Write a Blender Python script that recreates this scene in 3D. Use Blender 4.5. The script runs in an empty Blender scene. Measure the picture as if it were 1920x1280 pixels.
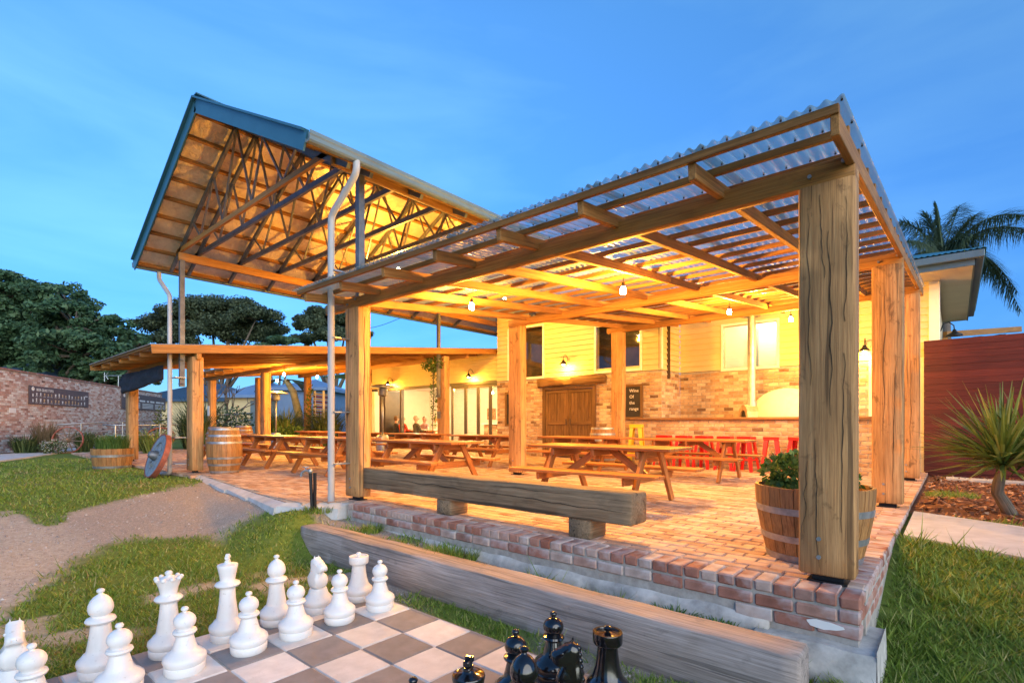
import bpy, bmesh, math, random
import numpy as np
from mathutils import Vector, Matrix, noise
random.seed(7); rng=np.random.default_rng(7)
scene=bpy.context.scene; COL=scene.collection
PI=math.pi; rad=math.radians
# ---------------- camera
CAM=(0.479,-3.875,1.05); YAW=rad(40.8); FPX=962.; HZ=793.
cd=bpy.data.cameras.new('camera'); cam=bpy.data.objects.new('camera',cd); COL.objects.link(cam)
cam.location=CAM; cam.rotation_euler=(PI/2,0,YAW)
cd.sensor_width=36; cd.lens=FPX/1920*36; cd.shift_y=(HZ-640)/1920; cd.clip_start=.05; cd.clip_end=1500
scene.camera=cam
RX=(math.cos(YAW),math.sin(YAW)); FX=(-math.sin(YAW),math.cos(YAW))
def ray(px):
    s=(px-960)/FPX; return (RX[0]*s+FX[0],RX[1]*s+FX[1])
def at(px,d):                       # plan position of image column px at depth d
    r=ray(px); return (CAM[0]+r[0]*d,CAM[1]+r[1]*d)
def zat(py,d): return CAM[2]+(HZ-py)/FPX*d
def depth(x,y): return (x-CAM[0])*FX[0]+(y-CAM[1])*FX[1]
# ---------------- sky, sun, exposure
w=bpy.data.worlds.new('World'); scene.world=w; w.use_nodes=True
nt=w.node_tree; N=nt.nodes; L=nt.links; N.clear()
sky=N.new('ShaderNodeTexSky'); sky.sky_type='NISHITA'; sky.sun_disc=False
SUN_EL=rad(6); SUN_AZ=rad(112)
sky.sun_elevation=SUN_EL; sky.sun_rotation=SUN_AZ; sky.air_density=1.0; sky.dust_density=.2; sky.ozone_density=4.0
tc=N.new('ShaderNodeTexCoord'); mp=N.new('ShaderNodeMapping'); mp.inputs['Scale'].default_value=(1.1,1.1,4.5); mp.inputs['Rotation'].default_value=(0,0,.6)
L.new(tc.outputs['Generated'],mp.inputs['Vector'])
cn=N.new('ShaderNodeTexNoise'); cn.inputs['Scale'].default_value=1.9; cn.inputs['Detail'].default_value=6; cn.inputs['Roughness'].default_value=.52; cn.inputs['Distortion'].default_value=.35
L.new(mp.outputs[0],cn.inputs['Vector'])
cr=N.new('ShaderNodeValToRGB'); cr.color_ramp.elements[0].position=.38; cr.color_ramp.elements[1].position=.78
cr.color_ramp.elements[0].color=(0,0,0,1); cr.color_ramp.elements[1].color=(.6,.6,.6,1)
L.new(cn.outputs['Fac'],cr.inputs['Fac'])
tint=N.new('ShaderNodeMix'); tint.data_type='RGBA'; tint.blend_type='MULTIPLY'; tint.inputs['Factor'].default_value=1
tint.inputs['B'].default_value=(.64,.78,.86,1)
L.new(sky.outputs['Color'],tint.inputs['A'])
mx=N.new('ShaderNodeMix'); mx.data_type='RGBA'
L.new(cr.outputs['Color'],mx.inputs['Factor']); 
cl=N.new('ShaderNodeMix'); cl.data_type='RGBA'; cl.blend_type='MULTIPLY'; cl.inputs['Factor'].default_value=1; cl.inputs['B'].default_value=(2.3,1.55,1.1,1)
sx=N.new('ShaderNodeSeparateXYZ'); L.new(tc.outputs['Generated'],sx.inputs[0])
hr=N.new('ShaderNodeValToRGB'); hr.color_ramp.elements[0].position=.0; hr.color_ramp.elements[1].position=.62
hr.color_ramp.elements[0].color=(.17,.32,.63,1); hr.color_ramp.elements[1].color=(1,1,1,1); L.new(sx.outputs['Z'],hr.inputs['Fac'])
t2=N.new('ShaderNodeMix'); t2.data_type='RGBA'; t2.blend_type='MULTIPLY'; t2.inputs['Factor'].default_value=1
L.new(tint.outputs['Result'],t2.inputs['A']); L.new(hr.outputs['Color'],t2.inputs['B']); L.new(t2.outputs['Result'],cl.inputs['A']); L.new(cl.outputs['Result'],mx.inputs['B']); L.new(t2.outputs['Result'],mx.inputs['A'])
bg=N.new('ShaderNodeBackground'); bg.inputs['Strength'].default_value=.12; L.new(mx.outputs['Result'],bg.inputs['Color'])
wo=N.new('ShaderNodeOutputWorld'); L.new(bg.outputs[0],wo.inputs[0])
sl=bpy.data.lights.new('sun','SUN'); sl.energy=.85; sl.angle=rad(80); sl.color=(1,.92,.74)
so=bpy.data.objects.new('sun',sl); COL.objects.link(so)
so.rotation_euler=(PI/2-SUN_EL,0,PI-SUN_AZ)
vs=scene.view_settings; vs.view_transform='Standard'; vs.look='None'; vs.exposure=2.5; vs.gamma=1; vs.use_curve_mapping=False
LAMP=.60

# ---------------- materials
MATS={}
def newmat(name):
    m=bpy.data.materials.new(name); m.use_nodes=True; MATS[name]=m
    return m,m.node_tree.nodes,m.node_tree.links,m.node_tree.nodes['Principled BSDF']
def setp(b,rough=.6,metal=0,spec=None):
    b.inputs['Roughness'].default_value=rough; b.inputs['Metallic'].default_value=metal
    if spec is not None: b.inputs['Specular IOR Level'].default_value=spec
def ramp(N,stops):
    r=N.new('ShaderNodeValToRGB'); e=r.color_ramp.elements
    while len(e)<len(stops): e.new(.5)
    for k,(p,c) in enumerate(stops): e[k].position=p; e[k].color=(*c,1)
    return r
def bump(N,L,b,fac,s=.3,d=.01):
    n=N.new('ShaderNodeBump'); n.inputs['Strength'].default_value=s; n.inputs['Distance'].default_value=d
    L.new(fac,n.inputs['Height']); L.new(n.outputs[0],b.inputs['Normal'])
def randval(N,L):
    oi=N.new('ShaderNodeObjectInfo'); ge=N.new('ShaderNodeNewGeometry')
    a=N.new('ShaderNodeMath'); a.operation='ADD'; L.new(oi.outputs['Random'],a.inputs[0]); L.new(ge.outputs['Random Per Island'],a.inputs[1])
    f=N.new('ShaderNodeMath'); f.operation='FRACT'; L.new(a.outputs[0],f.inputs[0]); return f.outputs[0]
def mixc(N,L,fac,a,b,mode='MIX'):
    m=N.new('ShaderNodeMix'); m.data_type='RGBA'; m.blend_type=mode
    for s,v in (('Factor',fac),('A',a),('B',b)):
        if isinstance(v,(int,float)): m.inputs[s].default_value=v
        elif isinstance(v,tuple): m.inputs[s].default_value=(*v,1)
        else: L.new(v,m.inputs[s])
    return m.outputs['Result']
def facing(N,L,top):
    lw=N.new('ShaderNodeLayerWeight'); lw.inputs['Blend'].default_value=.5
    p=N.new('ShaderNodeMath'); p.operation='POWER'; p.inputs[1].default_value=4; L.new(lw.outputs['Facing'],p.inputs[0])
    q=N.new('ShaderNodeMath'); q.operation='MULTIPLY_ADD'; q.inputs[1].default_value=top; q.inputs[2].default_value=.05; L.new(p.outputs[0],q.inputs[0]); return q
def coord(N,L,kind='loc',scale=(1,1,1)):
    mp=N.new('ShaderNodeMapping'); mp.inputs['Scale'].default_value=scale
    if kind=='loc':
        a=N.new('ShaderNodeAttribute'); a.attribute_name='loc'; L.new(a.outputs['Vector'],mp.inputs['Vector'])
    else:
        t=N.new('ShaderNodeTexCoord'); L.new(t.outputs['Object'],mp.inputs['Vector'])
    return mp.outputs[0]
def noi(N,L,vec,scale=5,detail=4,rough=.55,dist=0):
    n=N.new('ShaderNodeTexNoise'); L.new(vec,n.inputs['Vector'])
    n.inputs['Scale'].default_value=scale; n.inputs['Detail'].default_value=detail; n.inputs['Roughness'].default_value=rough; n.inputs['Distortion'].default_value=dist
    return n.outputs['Fac']
def wood(name,c1,c2,c3,rough=.65,crack=.5,stain=0,bumps=.35):
    m,N,L,b=newmat(name)
    g=noi(N,L,coord(N,L,'loc',(.75,30,30)),1.6,6,.62,.2)
    r=ramp(N,[(.25,c1),(.5,c2),(.78,c3)]); L.new(g,r.inputs['Fac']); col=r.outputs['Color']
    fg=noi(N,L,coord(N,L,'loc',(2.5,95,95)),1.5,4,.7); rf=ramp(N,[(.3,(.66,.64,.62)),(.65,(1.12,1.12,1.12))]); L.new(fg,rf.inputs['Fac']); col=mixc(N,L,1.0,col,rf.outputs['Color'],'MULTIPLY')
    big=noi(N,L,coord(N,L,'loc',(.8,3,3)),1.3,3,.5)
    rb=ramp(N,[(.3,(.72,.7,.68)),(.7,(1.15,1.12,1.1))]); L.new(big,rb.inputs['Fac'])
    col=mixc(N,L,1.0,col,rb.outputs['Color'],'MULTIPLY')
    rv=randval(N,L); rr=ramp(N,[(0,(.82,.8,.78)),(1,(1.12,1.1,1.08))]); L.new(rv,rr.inputs['Fac'])
    col=mixc(N,L,1.0,col,rr.outputs['Color'],'MULTIPLY')
    ck=noi(N,L,coord(N,L,'loc',(.55,30,30)),1.0,2,.4,.6)
    rk=ramp(N,[(.335,(1,1,1)),(.365,(0,0,0))]); L.new(ck,rk.inputs['Fac'])
    kf=N.new('ShaderNodeMath'); kf.operation='MULTIPLY'; kf.inputs[1].default_value=crack; L.new(rk.outputs['Color'],kf.inputs[0])
    col=mixc(N,L,kf.outputs[0],col,tuple(v*.25 for v in c1))
    if stain:
        sn=noi(N,L,coord(N,L,'loc',(2.2,4,4)),1.7,5,.65,.5); rs=ramp(N,[(.58,(0,0,0)),(.68,(1,1,1))]); L.new(sn,rs.inputs['Fac'])
        sf=N.new('ShaderNodeMath'); sf.operation='MULTIPLY'; sf.inputs[1].default_value=stain; L.new(rs.outputs['Color'],sf.inputs[0])
        col=mixc(N,L,sf.outputs[0],col,tuple(v*.35 for v in c1))
    L.new(col,b.inputs['Base Color']); setp(b,rough,0,.35)
    s=N.new('ShaderNodeMath'); s.operation='SUBTRACT'; L.new(g,s.inputs[0]); L.new(kf.outputs[0],s.inputs[1])
    bump(N,L,b,s.outputs[0],bumps,.006)
    return m
wood('post_wood',(.26,.13,.052),(.56,.31,.125),(.70,.42,.19),.7,.6,.7,.6)
wood('beam_wood',(.25,.115,.03),(.42,.205,.055),(.52,.27,.085),.65,.35,.2)
wood('batten_wood',(.20,.09,.025),(.33,.16,.045),(.42,.215,.065),.7,.2,.1)
wood('table_wood',(.26,.095,.026),(.42,.165,.046),(.53,.225,.066),.42,.25,.1,.2)
wood('sleeper_wood',(.22,.19,.175),(.36,.32,.30),(.48,.43,.405),.85,.45,.35,.6)
wood('bench_wood',(.13,.088,.052),(.25,.175,.105),(.36,.265,.17),.8,.7,.25,.55)
wood('barrel_wood',(.22,.10,.035),(.38,.195,.07),(.48,.27,.10),.55,.3,.15,.2)
wood('barn_wood',(.10,.052,.02),(.21,.12,.05),(.30,.18,.08),.75,.5,.3,.4)
wood('fence_wood',(.06,.011,.009),(.10,.019,.015),(.145,.030,.020),.5,.15,.15,.15)
wood('counter_wood',(.22,.11,.05),(.34,.18,.08),(.42,.24,.11),.4,.1,.1,.1)
wood('trunk_wood',(.10,.08,.06),(.18,.15,.12),(.26,.22,.18),.9,.5,.2,.6)
def brickmat(name,stops,grime=(.62,.58,.54),gf=.35):
    m,N,L,b=newmat(name)
    rv=randval(N,L); r=ramp(N,stops); r.color_ramp.interpolation='LINEAR'; L.new(rv,r.inputs['Fac'])
    n=noi(N,L,coord(N,L,'loc'),9,5,.65); rn=ramp(N,[(.3,(.7,.68,.66)),(.75,(1.2,1.18,1.16))]); L.new(n,rn.inputs['Fac'])
    col=mixc(N,L,1.0,r.outputs['Color'],rn.outputs['Color'],'MULTIPLY')
    n2=noi(N,L,coord(N,L,'loc'),3.1,4,.6); r2=ramp(N,[(.52,(0,0,0)),(.75,(gf,gf,gf))]); L.new(n2,r2.inputs['Fac'])
    col=mixc(N,L,r2.outputs['Color'],col,grime)
    L.new(col,b.inputs['Base Color']); setp(b,.85,0,.25); bump(N,L,b,n,.5,.006); return m
brickmat('paver',[(0,(.34,.21,.15)),(.3,(.46,.30,.22)),(.6,(.54,.38,.29)),(.85,(.60,.46,.37)),(1,(.45,.34,.29))])
brickmat('edge_brick',[(0,(.27,.11,.075)),(.3,(.36,.165,.12)),(.6,(.42,.24,.185)),(.85,(.50,.40,.35)),(1,(.30,.15,.115))],(.60,.60,.60),.7)
brickmat('wall_brick',[(0,(.20,.11,.085)),(.06,(.44,.24,.18)),(.3,(.58,.35,.27)),(.6,(.64,.47,.38)),(.75,(.70,.60,.52)),(1,(.78,.73,.66))],(.66,.6,.56),.6)
brickmat('house_brick',[(0,(.16,.095,.06)),(.07,(.38,.24,.15)),(.35,(.48,.32,.195)),(.7,(.56,.41,.27)),(1,(.64,.53,.39))],(.60,.50,.36),.45)
def plain(name,c,rough=.6,metal=0,var=.12,scale=6,bm=.0,spec=None):
    m,N,L,b=newmat(name); v=coord(N,L,'obj')
    n=noi(N,L,v,scale,5,.6); lo=tuple(max(0,x*(1-var*1.6)) for x in c); hi=tuple(x*(1+var) for x in c)
    r=ramp(N,[(.28,lo),(.72,hi)]); L.new(n,r.inputs['Fac']); col=r.outputs['Color']
    if name in('tile_light','tile_dark','chess_white','gutter_paint','concrete','oven_white','weather'):
        rv=randval(N,L); rr=ramp(N,[(0,(.88,.87,.86)),(1,(1.06,1.06,1.06))]); L.new(rv,rr.inputs['Fac']); col=mixc(N,L,1.0,col,rr.outputs['Color'],'MULTIPLY') if 'tile' in name else col
        d1=noi(N,L,v,2.3,6,.7,.4); d2=ramp(N,[(.48,(0,0,0)),(.72,(.5,.5,.5))]); L.new(d1,d2.inputs['Fac']); col=mixc(N,L,d2.outputs['Color'],col,tuple(q*.62 for q in (c[0],c[1]*.97,c[2]*.9)))
        d3=noi(N,L,v,45,3,.6); d4=ramp(N,[(.66,(0,0,0)),(.74,(.55,.55,.55))]); L.new(d3,d4.inputs['Fac']); col=mixc(N,L,d4.outputs['Color'],col,tuple(q*.5 for q in c))
    L.new(col,b.inputs['Base Color'])
    setp(b,rough,metal,spec)
    if bm: bump(N,L,b,n,bm,.01)
    return m
plain('mortar',(.38,.35,.31),.95,0,.2,14,.5)
plain('concrete',(.50,.50,.50),.9,0,.12,5,.25)
plain('render_white',(.50,.48,.44),.95,0,.3,6,.9)
plain('cladding',(.66,.54,.29),.55,0,.05,3)
plain('cream_wall',(.74,.68,.54),.7,0,.05,2)
plain('white_trim',(.78,.77,.74),.5,0,.03,4)
plain('dark_frame',(.055,.045,.038),.45,0,.15,5)
plain('steel_dark',(.16,.17,.19),.5,.55,.25,7)
plain('steel_black',(.02,.02,.022),.45,.3,.2,7)
plain('galv',(.36,.38,.40),.42,.75,.15,9)
plain('hoop',(.36,.37,.39),.45,.7,.25,12,.1)
plain('gutter_paint',(.15,.21,.24),.4,0,.06,3)
plain('barge_blue',(.04,.14,.20),.4,.1,.08,3)
plain('pipe_paint',(.46,.45,.46),.45,0,.06,4)
plain('roof_metal',(.36,.40,.44),.4,.5,.15,2)
plain('roof_teal',(.10,.30,.33),.4,.2,.1,2)
plain('roof_blue',(.05,.10,.17),.45,.2,.1,2)
plain('shed_blue',(.16,.26,.42),.5,.1,.08,2)
plain('canvas_navy',(.018,.026,.05),.85,0,.3,6,.2)
plain('chess_white',(.72,.72,.715),.38,0,.03,3)
plain('tile_light',(.66,.65,.64),.75,0,.10,7,.15)
plain('tile_dark',(.235,.225,.23),.75,0,.14,6,.15)
plain('red_paint',(.62,.02,.018),.3,0,.05,4)
plain('yellow_paint',(.72,.46,.02),.3,0,.05,4)
plain('black_plastic',(.012,.012,.014),.4,0,.2,5)
plain('oven_white',(.62,.58,.50),.8,0,.06,4,.25)
plain('wheel_grey',(.20,.25,.31),.8,0,.25,6,.3)
plain('wheel_rim',(.30,.09,.06),.7,.2,.3,9,.3)
plain('sign_board',(.13,.085,.075),.6,0,.15,4)
plain('sign_ink',(.74,.71,.66),.6,0,.05,4)
plain('sign_ink_warm',(.62,.40,.20),.6,0,.2,30)
plain('chalkboard',(.03,.026,.024),.8,0,.3,4)
plain('soil',(.045,.03,.02),1,0,.4,20,.8)
plain('banana_bark',(.42,.40,.20),.7,0,.25,5)
plain('crack_dark',(.03,.02,.014),.95,0,.2,9)
plain('paper',(.75,.74,.71),.8,0,.03,4)
plain('skin',(.55,.30,.20),.6,0,.08,8)
plain('cloth_red',(.55,.06,.02),.85,0,.1,8)
plain('cloth_green',(.06,.06,.04),.85,0,.1,8)
plain('cloth_black',(.025,.022,.022),.85,0,.1,8)
plain('cloth_white',(.72,.68,.62),.85,0,.05,8)
plain('cloth_mauve',(.40,.25,.26),.85,0,.05,8)
plain('hair_grey',(.38,.33,.28),.7,0,.2,20)
plain('hair_brown',(.10,.055,.025),.7,0,.2,20)
plain('hair_fair',(.42,.28,.12),.7,0,.2,20)
plain('picture_art',(.42,.22,.08),.6,0,.5,9)
plain('soffit',(.60,.58,.53),.6,0,.05,2)
m,N,L,b=newmat('chess_black'); b.inputs['Base Color'].default_value=(.006,.006,.008,1); setp(b,.13,0,.6); b.inputs['Coat Weight'].default_value=.3
v=coord(N,L,'obj'); n=noi(N,L,v,3,3,.5); r=ramp(N,[(.3,(.1,.1,.1)),(.8,(.24,.24,.24))]); L.new(n,r.inputs['Fac']); L.new(r.outputs['Color'],b.inputs['Roughness'])
# foil insulation under the canopy roof
m,N,L,b=newmat('foil'); v=coord(N,L,'loc',(1,1,1)); n=noi(N,L,v,7,5,.65,.8)
r=ramp(N,[(.3,(.62,.50,.38)),(.7,(.80,.68,.52))]); L.new(n,r.inputs['Fac']); L.new(r.outputs['Color'],b.inputs['Base Color']); setp(b,.48,.35); bump(N,L,b,n,.8,.05)
# clear corrugated sheet
m,N,L,b=newmat('clear_sheet'); N.remove(b)
o=[x for x in N if x.type=='OUTPUT_MATERIAL'][0]
t=N.new('ShaderNodeBsdfTransparent'); d=N.new('ShaderNodeBsdfTranslucent'); g=N.new('ShaderNodeBsdfGlossy'); df=N.new('ShaderNodeBsdfDiffuse')
t.inputs[0].default_value=(.84,.93,.92,1); d.inputs[0].default_value=(.40,.56,.56,1); df.inputs[0].default_value=(.34,.37,.36,1); g.inputs['Roughness'].default_value=.12
v=coord(N,L,'loc',(1,.35,1)); n=noi(N,L,v,2.2,5,.65,.3); r=ramp(N,[(.35,(.50,.50,.50)),(.75,(.88,.88,.88))]); L.new(n,r.inputs['Fac'])
a=N.new('ShaderNodeMixShader'); L.new(r.outputs['Color'],a.inputs[0]); L.new(t.outputs[0],a.inputs[1])
ad=N.new('ShaderNodeMixShader'); ad.inputs[0].default_value=.5; L.new(d.outputs[0],ad.inputs[1]); L.new(df.outputs[0],ad.inputs[2]); L.new(ad.outputs[0],a.inputs[2])
fr=facing(N,L,.55)
c=N.new('ShaderNodeMixShader'); L.new(fr.outputs[0],c.inputs[0]); L.new(a.outputs[0],c.inputs[1]); L.new(g.outputs[0],c.inputs[2]); L.new(c.outputs[0],o.inputs[0])
# window glass
def glassmat(name,tr,rough=.03,dark=(.05,.045,.05)):
    m,N,L,b=newmat(name); N.remove(b); o=[x for x in N if x.type=='OUTPUT_MATERIAL'][0]
    t=N.new('ShaderNodeBsdfTransparent'); t.inputs[0].default_value=(*tr,1); g=N.new('ShaderNodeBsdfGlossy'); g.inputs['Roughness'].default_value=rough
    fr=facing(N,L,.8)
    c=N.new('ShaderNodeMixShader'); L.new(fr.outputs[0],c.inputs[0]); L.new(t.outputs[0],c.inputs[1]); L.new(g.outputs[0],c.inputs[2]); L.new(c.outputs[0],o.inputs[0]); return m
glassmat('glass',(.93,.94,.92))
def emis(name,c,s):
    m,N,L,b=newmat(name); b.inputs['Base Color'].default_value=(*c,1); b.inputs['Emission Color'].default_value=(*c,1); b.inputs['Emission Strength'].default_value=s
WARM=(1.0,.44,.045)
emis('bulb',(1,.74,.36),70); emis('lamp_glow',(1,.75,.38),25); emis('shade_lit',(1,.72,.35),6)
# ground: colour by surface kind, stored as point attributes
m,N,L,b=newmat('ground'); v=coord(N,L,'obj')
def attr(nm):
    a=N.new('ShaderNodeAttribute'); a.attribute_name=nm; return a.outputs['Fac']
n1=noi(N,L,v,22,6,.7); n2=noi(N,L,v,3,5,.6); n3=noi(N,L,v,90,3,.6)
g=ramp(N,[(.25,(.075,.115,.02)),(.55,(.14,.19,.035)),(.8,(.24,.25,.065))]); L.new(n1,g.inputs['Fac'])
gv=ramp(N,[(.3,(.26,.215,.18)),(.55,(.40,.345,.295)),(.8,(.54,.475,.41))]); L.new(n3,gv.inputs['Fac'])
gw=ramp(N,[(.3,(.75,.74,.74)),(.75,(1.12,1.1,1.06))]); L.new(n1,gw.inputs['Fac'])
gcol=mixc(N,L,1.0,gv.outputs['Color'],gw.outputs['Color'],'MULTIPLY')
sd=ramp(N,[(.3,(.34,.28,.21)),(.7,(.56,.49,.40))]); L.new(n1,sd.inputs['Fac'])
mu=ramp(N,[(.3,(.08,.036,.022)),(.6,(.20,.095,.055)),(.85,(.34,.19,.11))]); L.new(n1,mu.inputs['Fac'])
col=mixc(N,L,attr('gravel'),g.outputs['Color'],gcol)
col=mixc(N,L,attr('sand'),col,sd.outputs['Color'])
col=mixc(N,L,attr('mulch'),col,mu.outputs['Color'])
L.new(col,b.inputs['Base Color']); setp(b,.95,0,.15); bump(N,L,b,n3,.6,.02)
def leafmat(name,stops,rough=.55,tr=.25):
    m,N,L,b=newmat(name); rv=randval(N,L); r=ramp(N,stops); L.new(rv,r.inputs['Fac']); L.new(r.outputs['Color'],b.inputs['Base Color']); setp(b,rough,0,.3)
    t=N.new('ShaderNodeBsdfTranslucent'); L.new(r.outputs['Color'],t.inputs[0]); o=[x for x in N if x.type=='OUTPUT_MATERIAL'][0]
    s=N.new('ShaderNodeMixShader'); s.inputs[0].default_value=tr; L.new(b.outputs[0],s.inputs[1]); L.new(t.outputs[0],s.inputs[2]); L.new(s.outputs[0],o.inputs[0])
leafmat('grass_blade',[(0,(.09,.16,.018)),(.5,(.165,.26,.035)),(.85,(.25,.33,.06)),(1,(.40,.38,.15))])
leafmat('tree_dark',[(0,(.035,.08,.04)),(.6,(.075,.15,.07)),(1,(.13,.21,.10))])
leafmat('grass_dry',[(0,(.16,.14,.05)),(.5,(.28,.24,.09)),(1,(.42,.37,.18))])
leafmat('tree_olive',[(0,(.045,.065,.035)),(.6,(.085,.115,.06)),(1,(.13,.155,.08))])
leafmat('palm_leaf',[(0,(.05,.085,.05)),(.6,(.09,.14,.075)),(1,(.14,.18,.09))])
leafmat('sword_leaf',[(0,(.09,.15,.03)),(.6,(.18,.25,.05)),(1,(.34,.36,.12))],.4)
leafmat('herb_leaf',[(0,(.05,.11,.02)),(.6,(.10,.19,.04)),(1,(.16,.25,.06))])
leafmat('shrub_leaf',[(0,(.04,.065,.025)),(.6,(.07,.11,.035)),(1,(.14,.17,.06))])
leafmat('flower_white',[(0,(.5,.5,.45)),(1,(.72,.72,.66))])
leafmat('flower_red',[(0,(.4,.02,.02)),(1,(.6,.05,.04))])
leafmat('reed_leaf',[(0,(.12,.085,.05)),(1,(.24,.17,.09))])
leafmat('mulch_chip',[(0,(.09,.04,.025)),(.5,(.25,.115,.065)),(.85,(.40,.21,.12)),(1,(.55,.38,.25))],.85,.0)
leafmat('gravel_chip',[(0,(.20,.17,.16)),(.5,(.34,.30,.28)),(1,(.52,.48,.45))],.9,0)
# ---------------- mesh helpers
class MB:
    def __init__(s): s.v=[]; s.f=[]; s.l=[]; s.mi=[]
    def add(s,vs,fs,ls=None,mi=0):
        o=len(s.v); s.v+=[tuple(x) for x in vs]; s.f+=[[i+o for i in f] for f in fs]
        s.l+=[tuple(x) for x in (ls if ls is not None else vs)]; s.mi+=[mi]*len(fs); return s
    def bar(s,p,q,w,h,up=(0,0,1),mi=0,bev=0.0):      # box from p to q, w across, h along up
        p=Vector(p); q=Vector(q); d=q-p; ln=d.length; d.normalize(); u=Vector(up)
        sd=d.cross(u)
        if sd.length<1e-4: sd=d.cross(Vector((0,1,0)))
        sd.normalize(); u=sd.cross(d); ro=random.uniform(0,60)
        if bev<=0: prof=[(-w/2,-h/2),(w/2,-h/2),(w/2,h/2),(-w/2,h/2)]
        else:
            a,b=w/2,h/2; e=bev
            prof=[(-a+e,-b),(a-e,-b),(a,-b+e),(a,b-e),(a-e,b),(-a+e,b),(-a,b-e),(-a,-b+e)]
        n=len(prof); vs=[]; ls=[]
        if bev<=0 or ln<4*bev: st=[(0,0),(ln,0)]
        else: st=[(0,1),(bev,0),(ln-bev,0),(ln,1)]
        for t,sh in st:
            k=1.0
            for (x,y) in prof:
                xx=x-math.copysign(min(bev,abs(x)),x)*sh; yy=y-math.copysign(min(bev,abs(y)),y)*sh
                vs.append(p+d*t+sd*xx+u*yy); ls.append((t+ro,xx+ro*.37,yy+ro*.73))
        fs=[]
        for r in range(len(st)-1):
            for k in range(n): fs.append([r*n+k,r*n+(k+1)%n,(r+1)*n+(k+1)%n,(r+1)*n+k])
        fs.append(list(range(n))[::-1]); fs.append([(len(st)-1)*n+k for k in range(n)])
        return s.add(vs,fs,ls,mi)
    def box(s,a,b,mi=0,bev=0.0):                      # axis-aligned from a to b, grain along the longest side
        d=[b[i]-a[i] for i in range(3)]; k=max(range(3),key=lambda i:abs(d[i])); c=[(a[i]+b[i])/2 for i in range(3)]
        p=list(c); q=list(c); p[k]=a[k]; q[k]=b[k]
        if k==2: return s.bar(p,q,abs(d[1]),abs(d[0]),(1,0,0),mi,bev)
        o=1 if k==0 else 0
        return s.bar(p,q,abs(d[o]),abs(d[2]),(0,0,1),mi,bev)
    def tube(s,pts,r,n=8,mi=0,cap=True):
        P=[Vector(p) for p in pts]; rr=r if isinstance(r,(list,tuple)) else [r]*len(P); vs=[]; ls=[]; t=0; ref=None; ro=random.uniform(0,50)
        for i,p in enumerate(P):
            d=(P[min(i+1,len(P)-1)]-P[max(i-1,0)]).normalized()
            if ref is None: ref=d.orthogonal().normalized()
            u=(ref-d*ref.dot(d))
            u=u.normalized() if u.length>1e-5 else d.orthogonal().normalized()
            ref=u; w=d.cross(u)
            if i: t+=(p-P[i-1]).length
            for k in range(n):
                a=2*PI*k/n; vs.append(p+u*(math.cos(a)*rr[i])+w*(math.sin(a)*rr[i])); ls.append((t+ro,math.cos(a)*rr[i],math.sin(a)*rr[i]+ro))
        fs=[[i*n+k,i*n+(k+1)%n,(i+1)*n+(k+1)%n,(i+1)*n+k] for i in range(len(P)-1) for k in range(n)]
        if cap: fs+=[list(range(n))[::-1],[(len(P)-1)*n+k for k in range(n)]]
        return s.add(vs,fs,ls,mi)
    def lathe(s,prof,c=(0,0,0),n=24,mi=0):            # prof: (radius, z)
        vs=[]; ls=[]
        for r,z in prof:
            for k in range(n):
                a=2*PI*k/n; vs.append((c[0]+r*math.cos(a),c[1]+r*math.sin(a),c[2]+z)); ls.append((z,a*.25,r))
        m=len(prof)
        fs=[[i*n+k,i*n+(k+1)%n,(i+1)*n+(k+1)%n,(i+1)*n+k] for i in range(m-1) for k in range(n)]
        if prof[0][0]>1e-4: fs.append(list(range(n))[::-1])
        if prof[-1][0]>1e-4: fs.append([(m-1)*n+k for k in range(n)])
        return s.add(vs,fs,ls,mi)
    def ball(s,c,r,n=12,sz=1.0,mi=0):
        m=max(4,n//2); return s.lathe([(r*math.sin(PI*i/m)+1e-5,-r*sz*math.cos(PI*i/m)) for i in range(m+1)],c,n,mi)
    def prism(s,poly,z0,z1,mi=0):                     # plan polygon extruded in z
        n=len(poly); vs=[(x,y,z0) for x,y in poly]+[(x,y,z1) for x,y in poly]
        return s.add(vs,[list(range(n))[::-1],list(range(n,2*n))]+[[k,(k+1)%n,n+(k+1)%n,n+k] for k in range(n)],None,mi)
    def rough(s,p,q,w,h,seg=24,amp=.004,bev=.012,mi=0):   # hand-hewn beam: wobbling edges along its length
        p=Vector(p); q=Vector(q); d=(q-p); ln=d.length; d.normalize(); up=Vector((0,0,1)) if abs(d.z)<.9 else Vector((0,1,0))
        sd=d.cross(up).normalized(); u=sd.cross(d); a,b,e=w/2,h/2,bev; ro=random.uniform(0,60)
        prof=[(-a+e,-b),(0,-b),(a-e,-b),(a,-b+e),(a,0),(a,b-e),(a-e,b),(0,b),(-a+e,b),(-a,b-e),(-a,0),(-a,-b+e)]; n=len(prof); vs=[]; ls=[]
        st=[0]+[bev+(ln-2*bev)*k/seg for k in range(seg+1)]+[ln]
        for t in st:
            sh=bev if t in(0,ln) else 0
            for k,(x,y) in enumerate(prof):
                nx=noise.noise((t*2.2+ro,k*1.7,ro))*amp; ny=noise.noise((t*2.2+ro,k*1.7+50,ro))*amp
                xx=x-math.copysign(min(sh,abs(x)),x)+nx; yy=y-math.copysign(min(sh,abs(y)),y)+ny
                vs.append(p+d*t+sd*xx+u*yy); ls.append((t+ro,x+ro*.37,y+ro*.73))
        m=len(st); fs=[[r*n+k,r*n+(k+1)%n,(r+1)*n+(k+1)%n,(r+1)*n+k] for r in range(m-1) for k in range(n)]+[list(range(n))[::-1],[(m-1)*n+k for k in range(n)]]
        return s.add(vs,fs,ls,mi)
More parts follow.
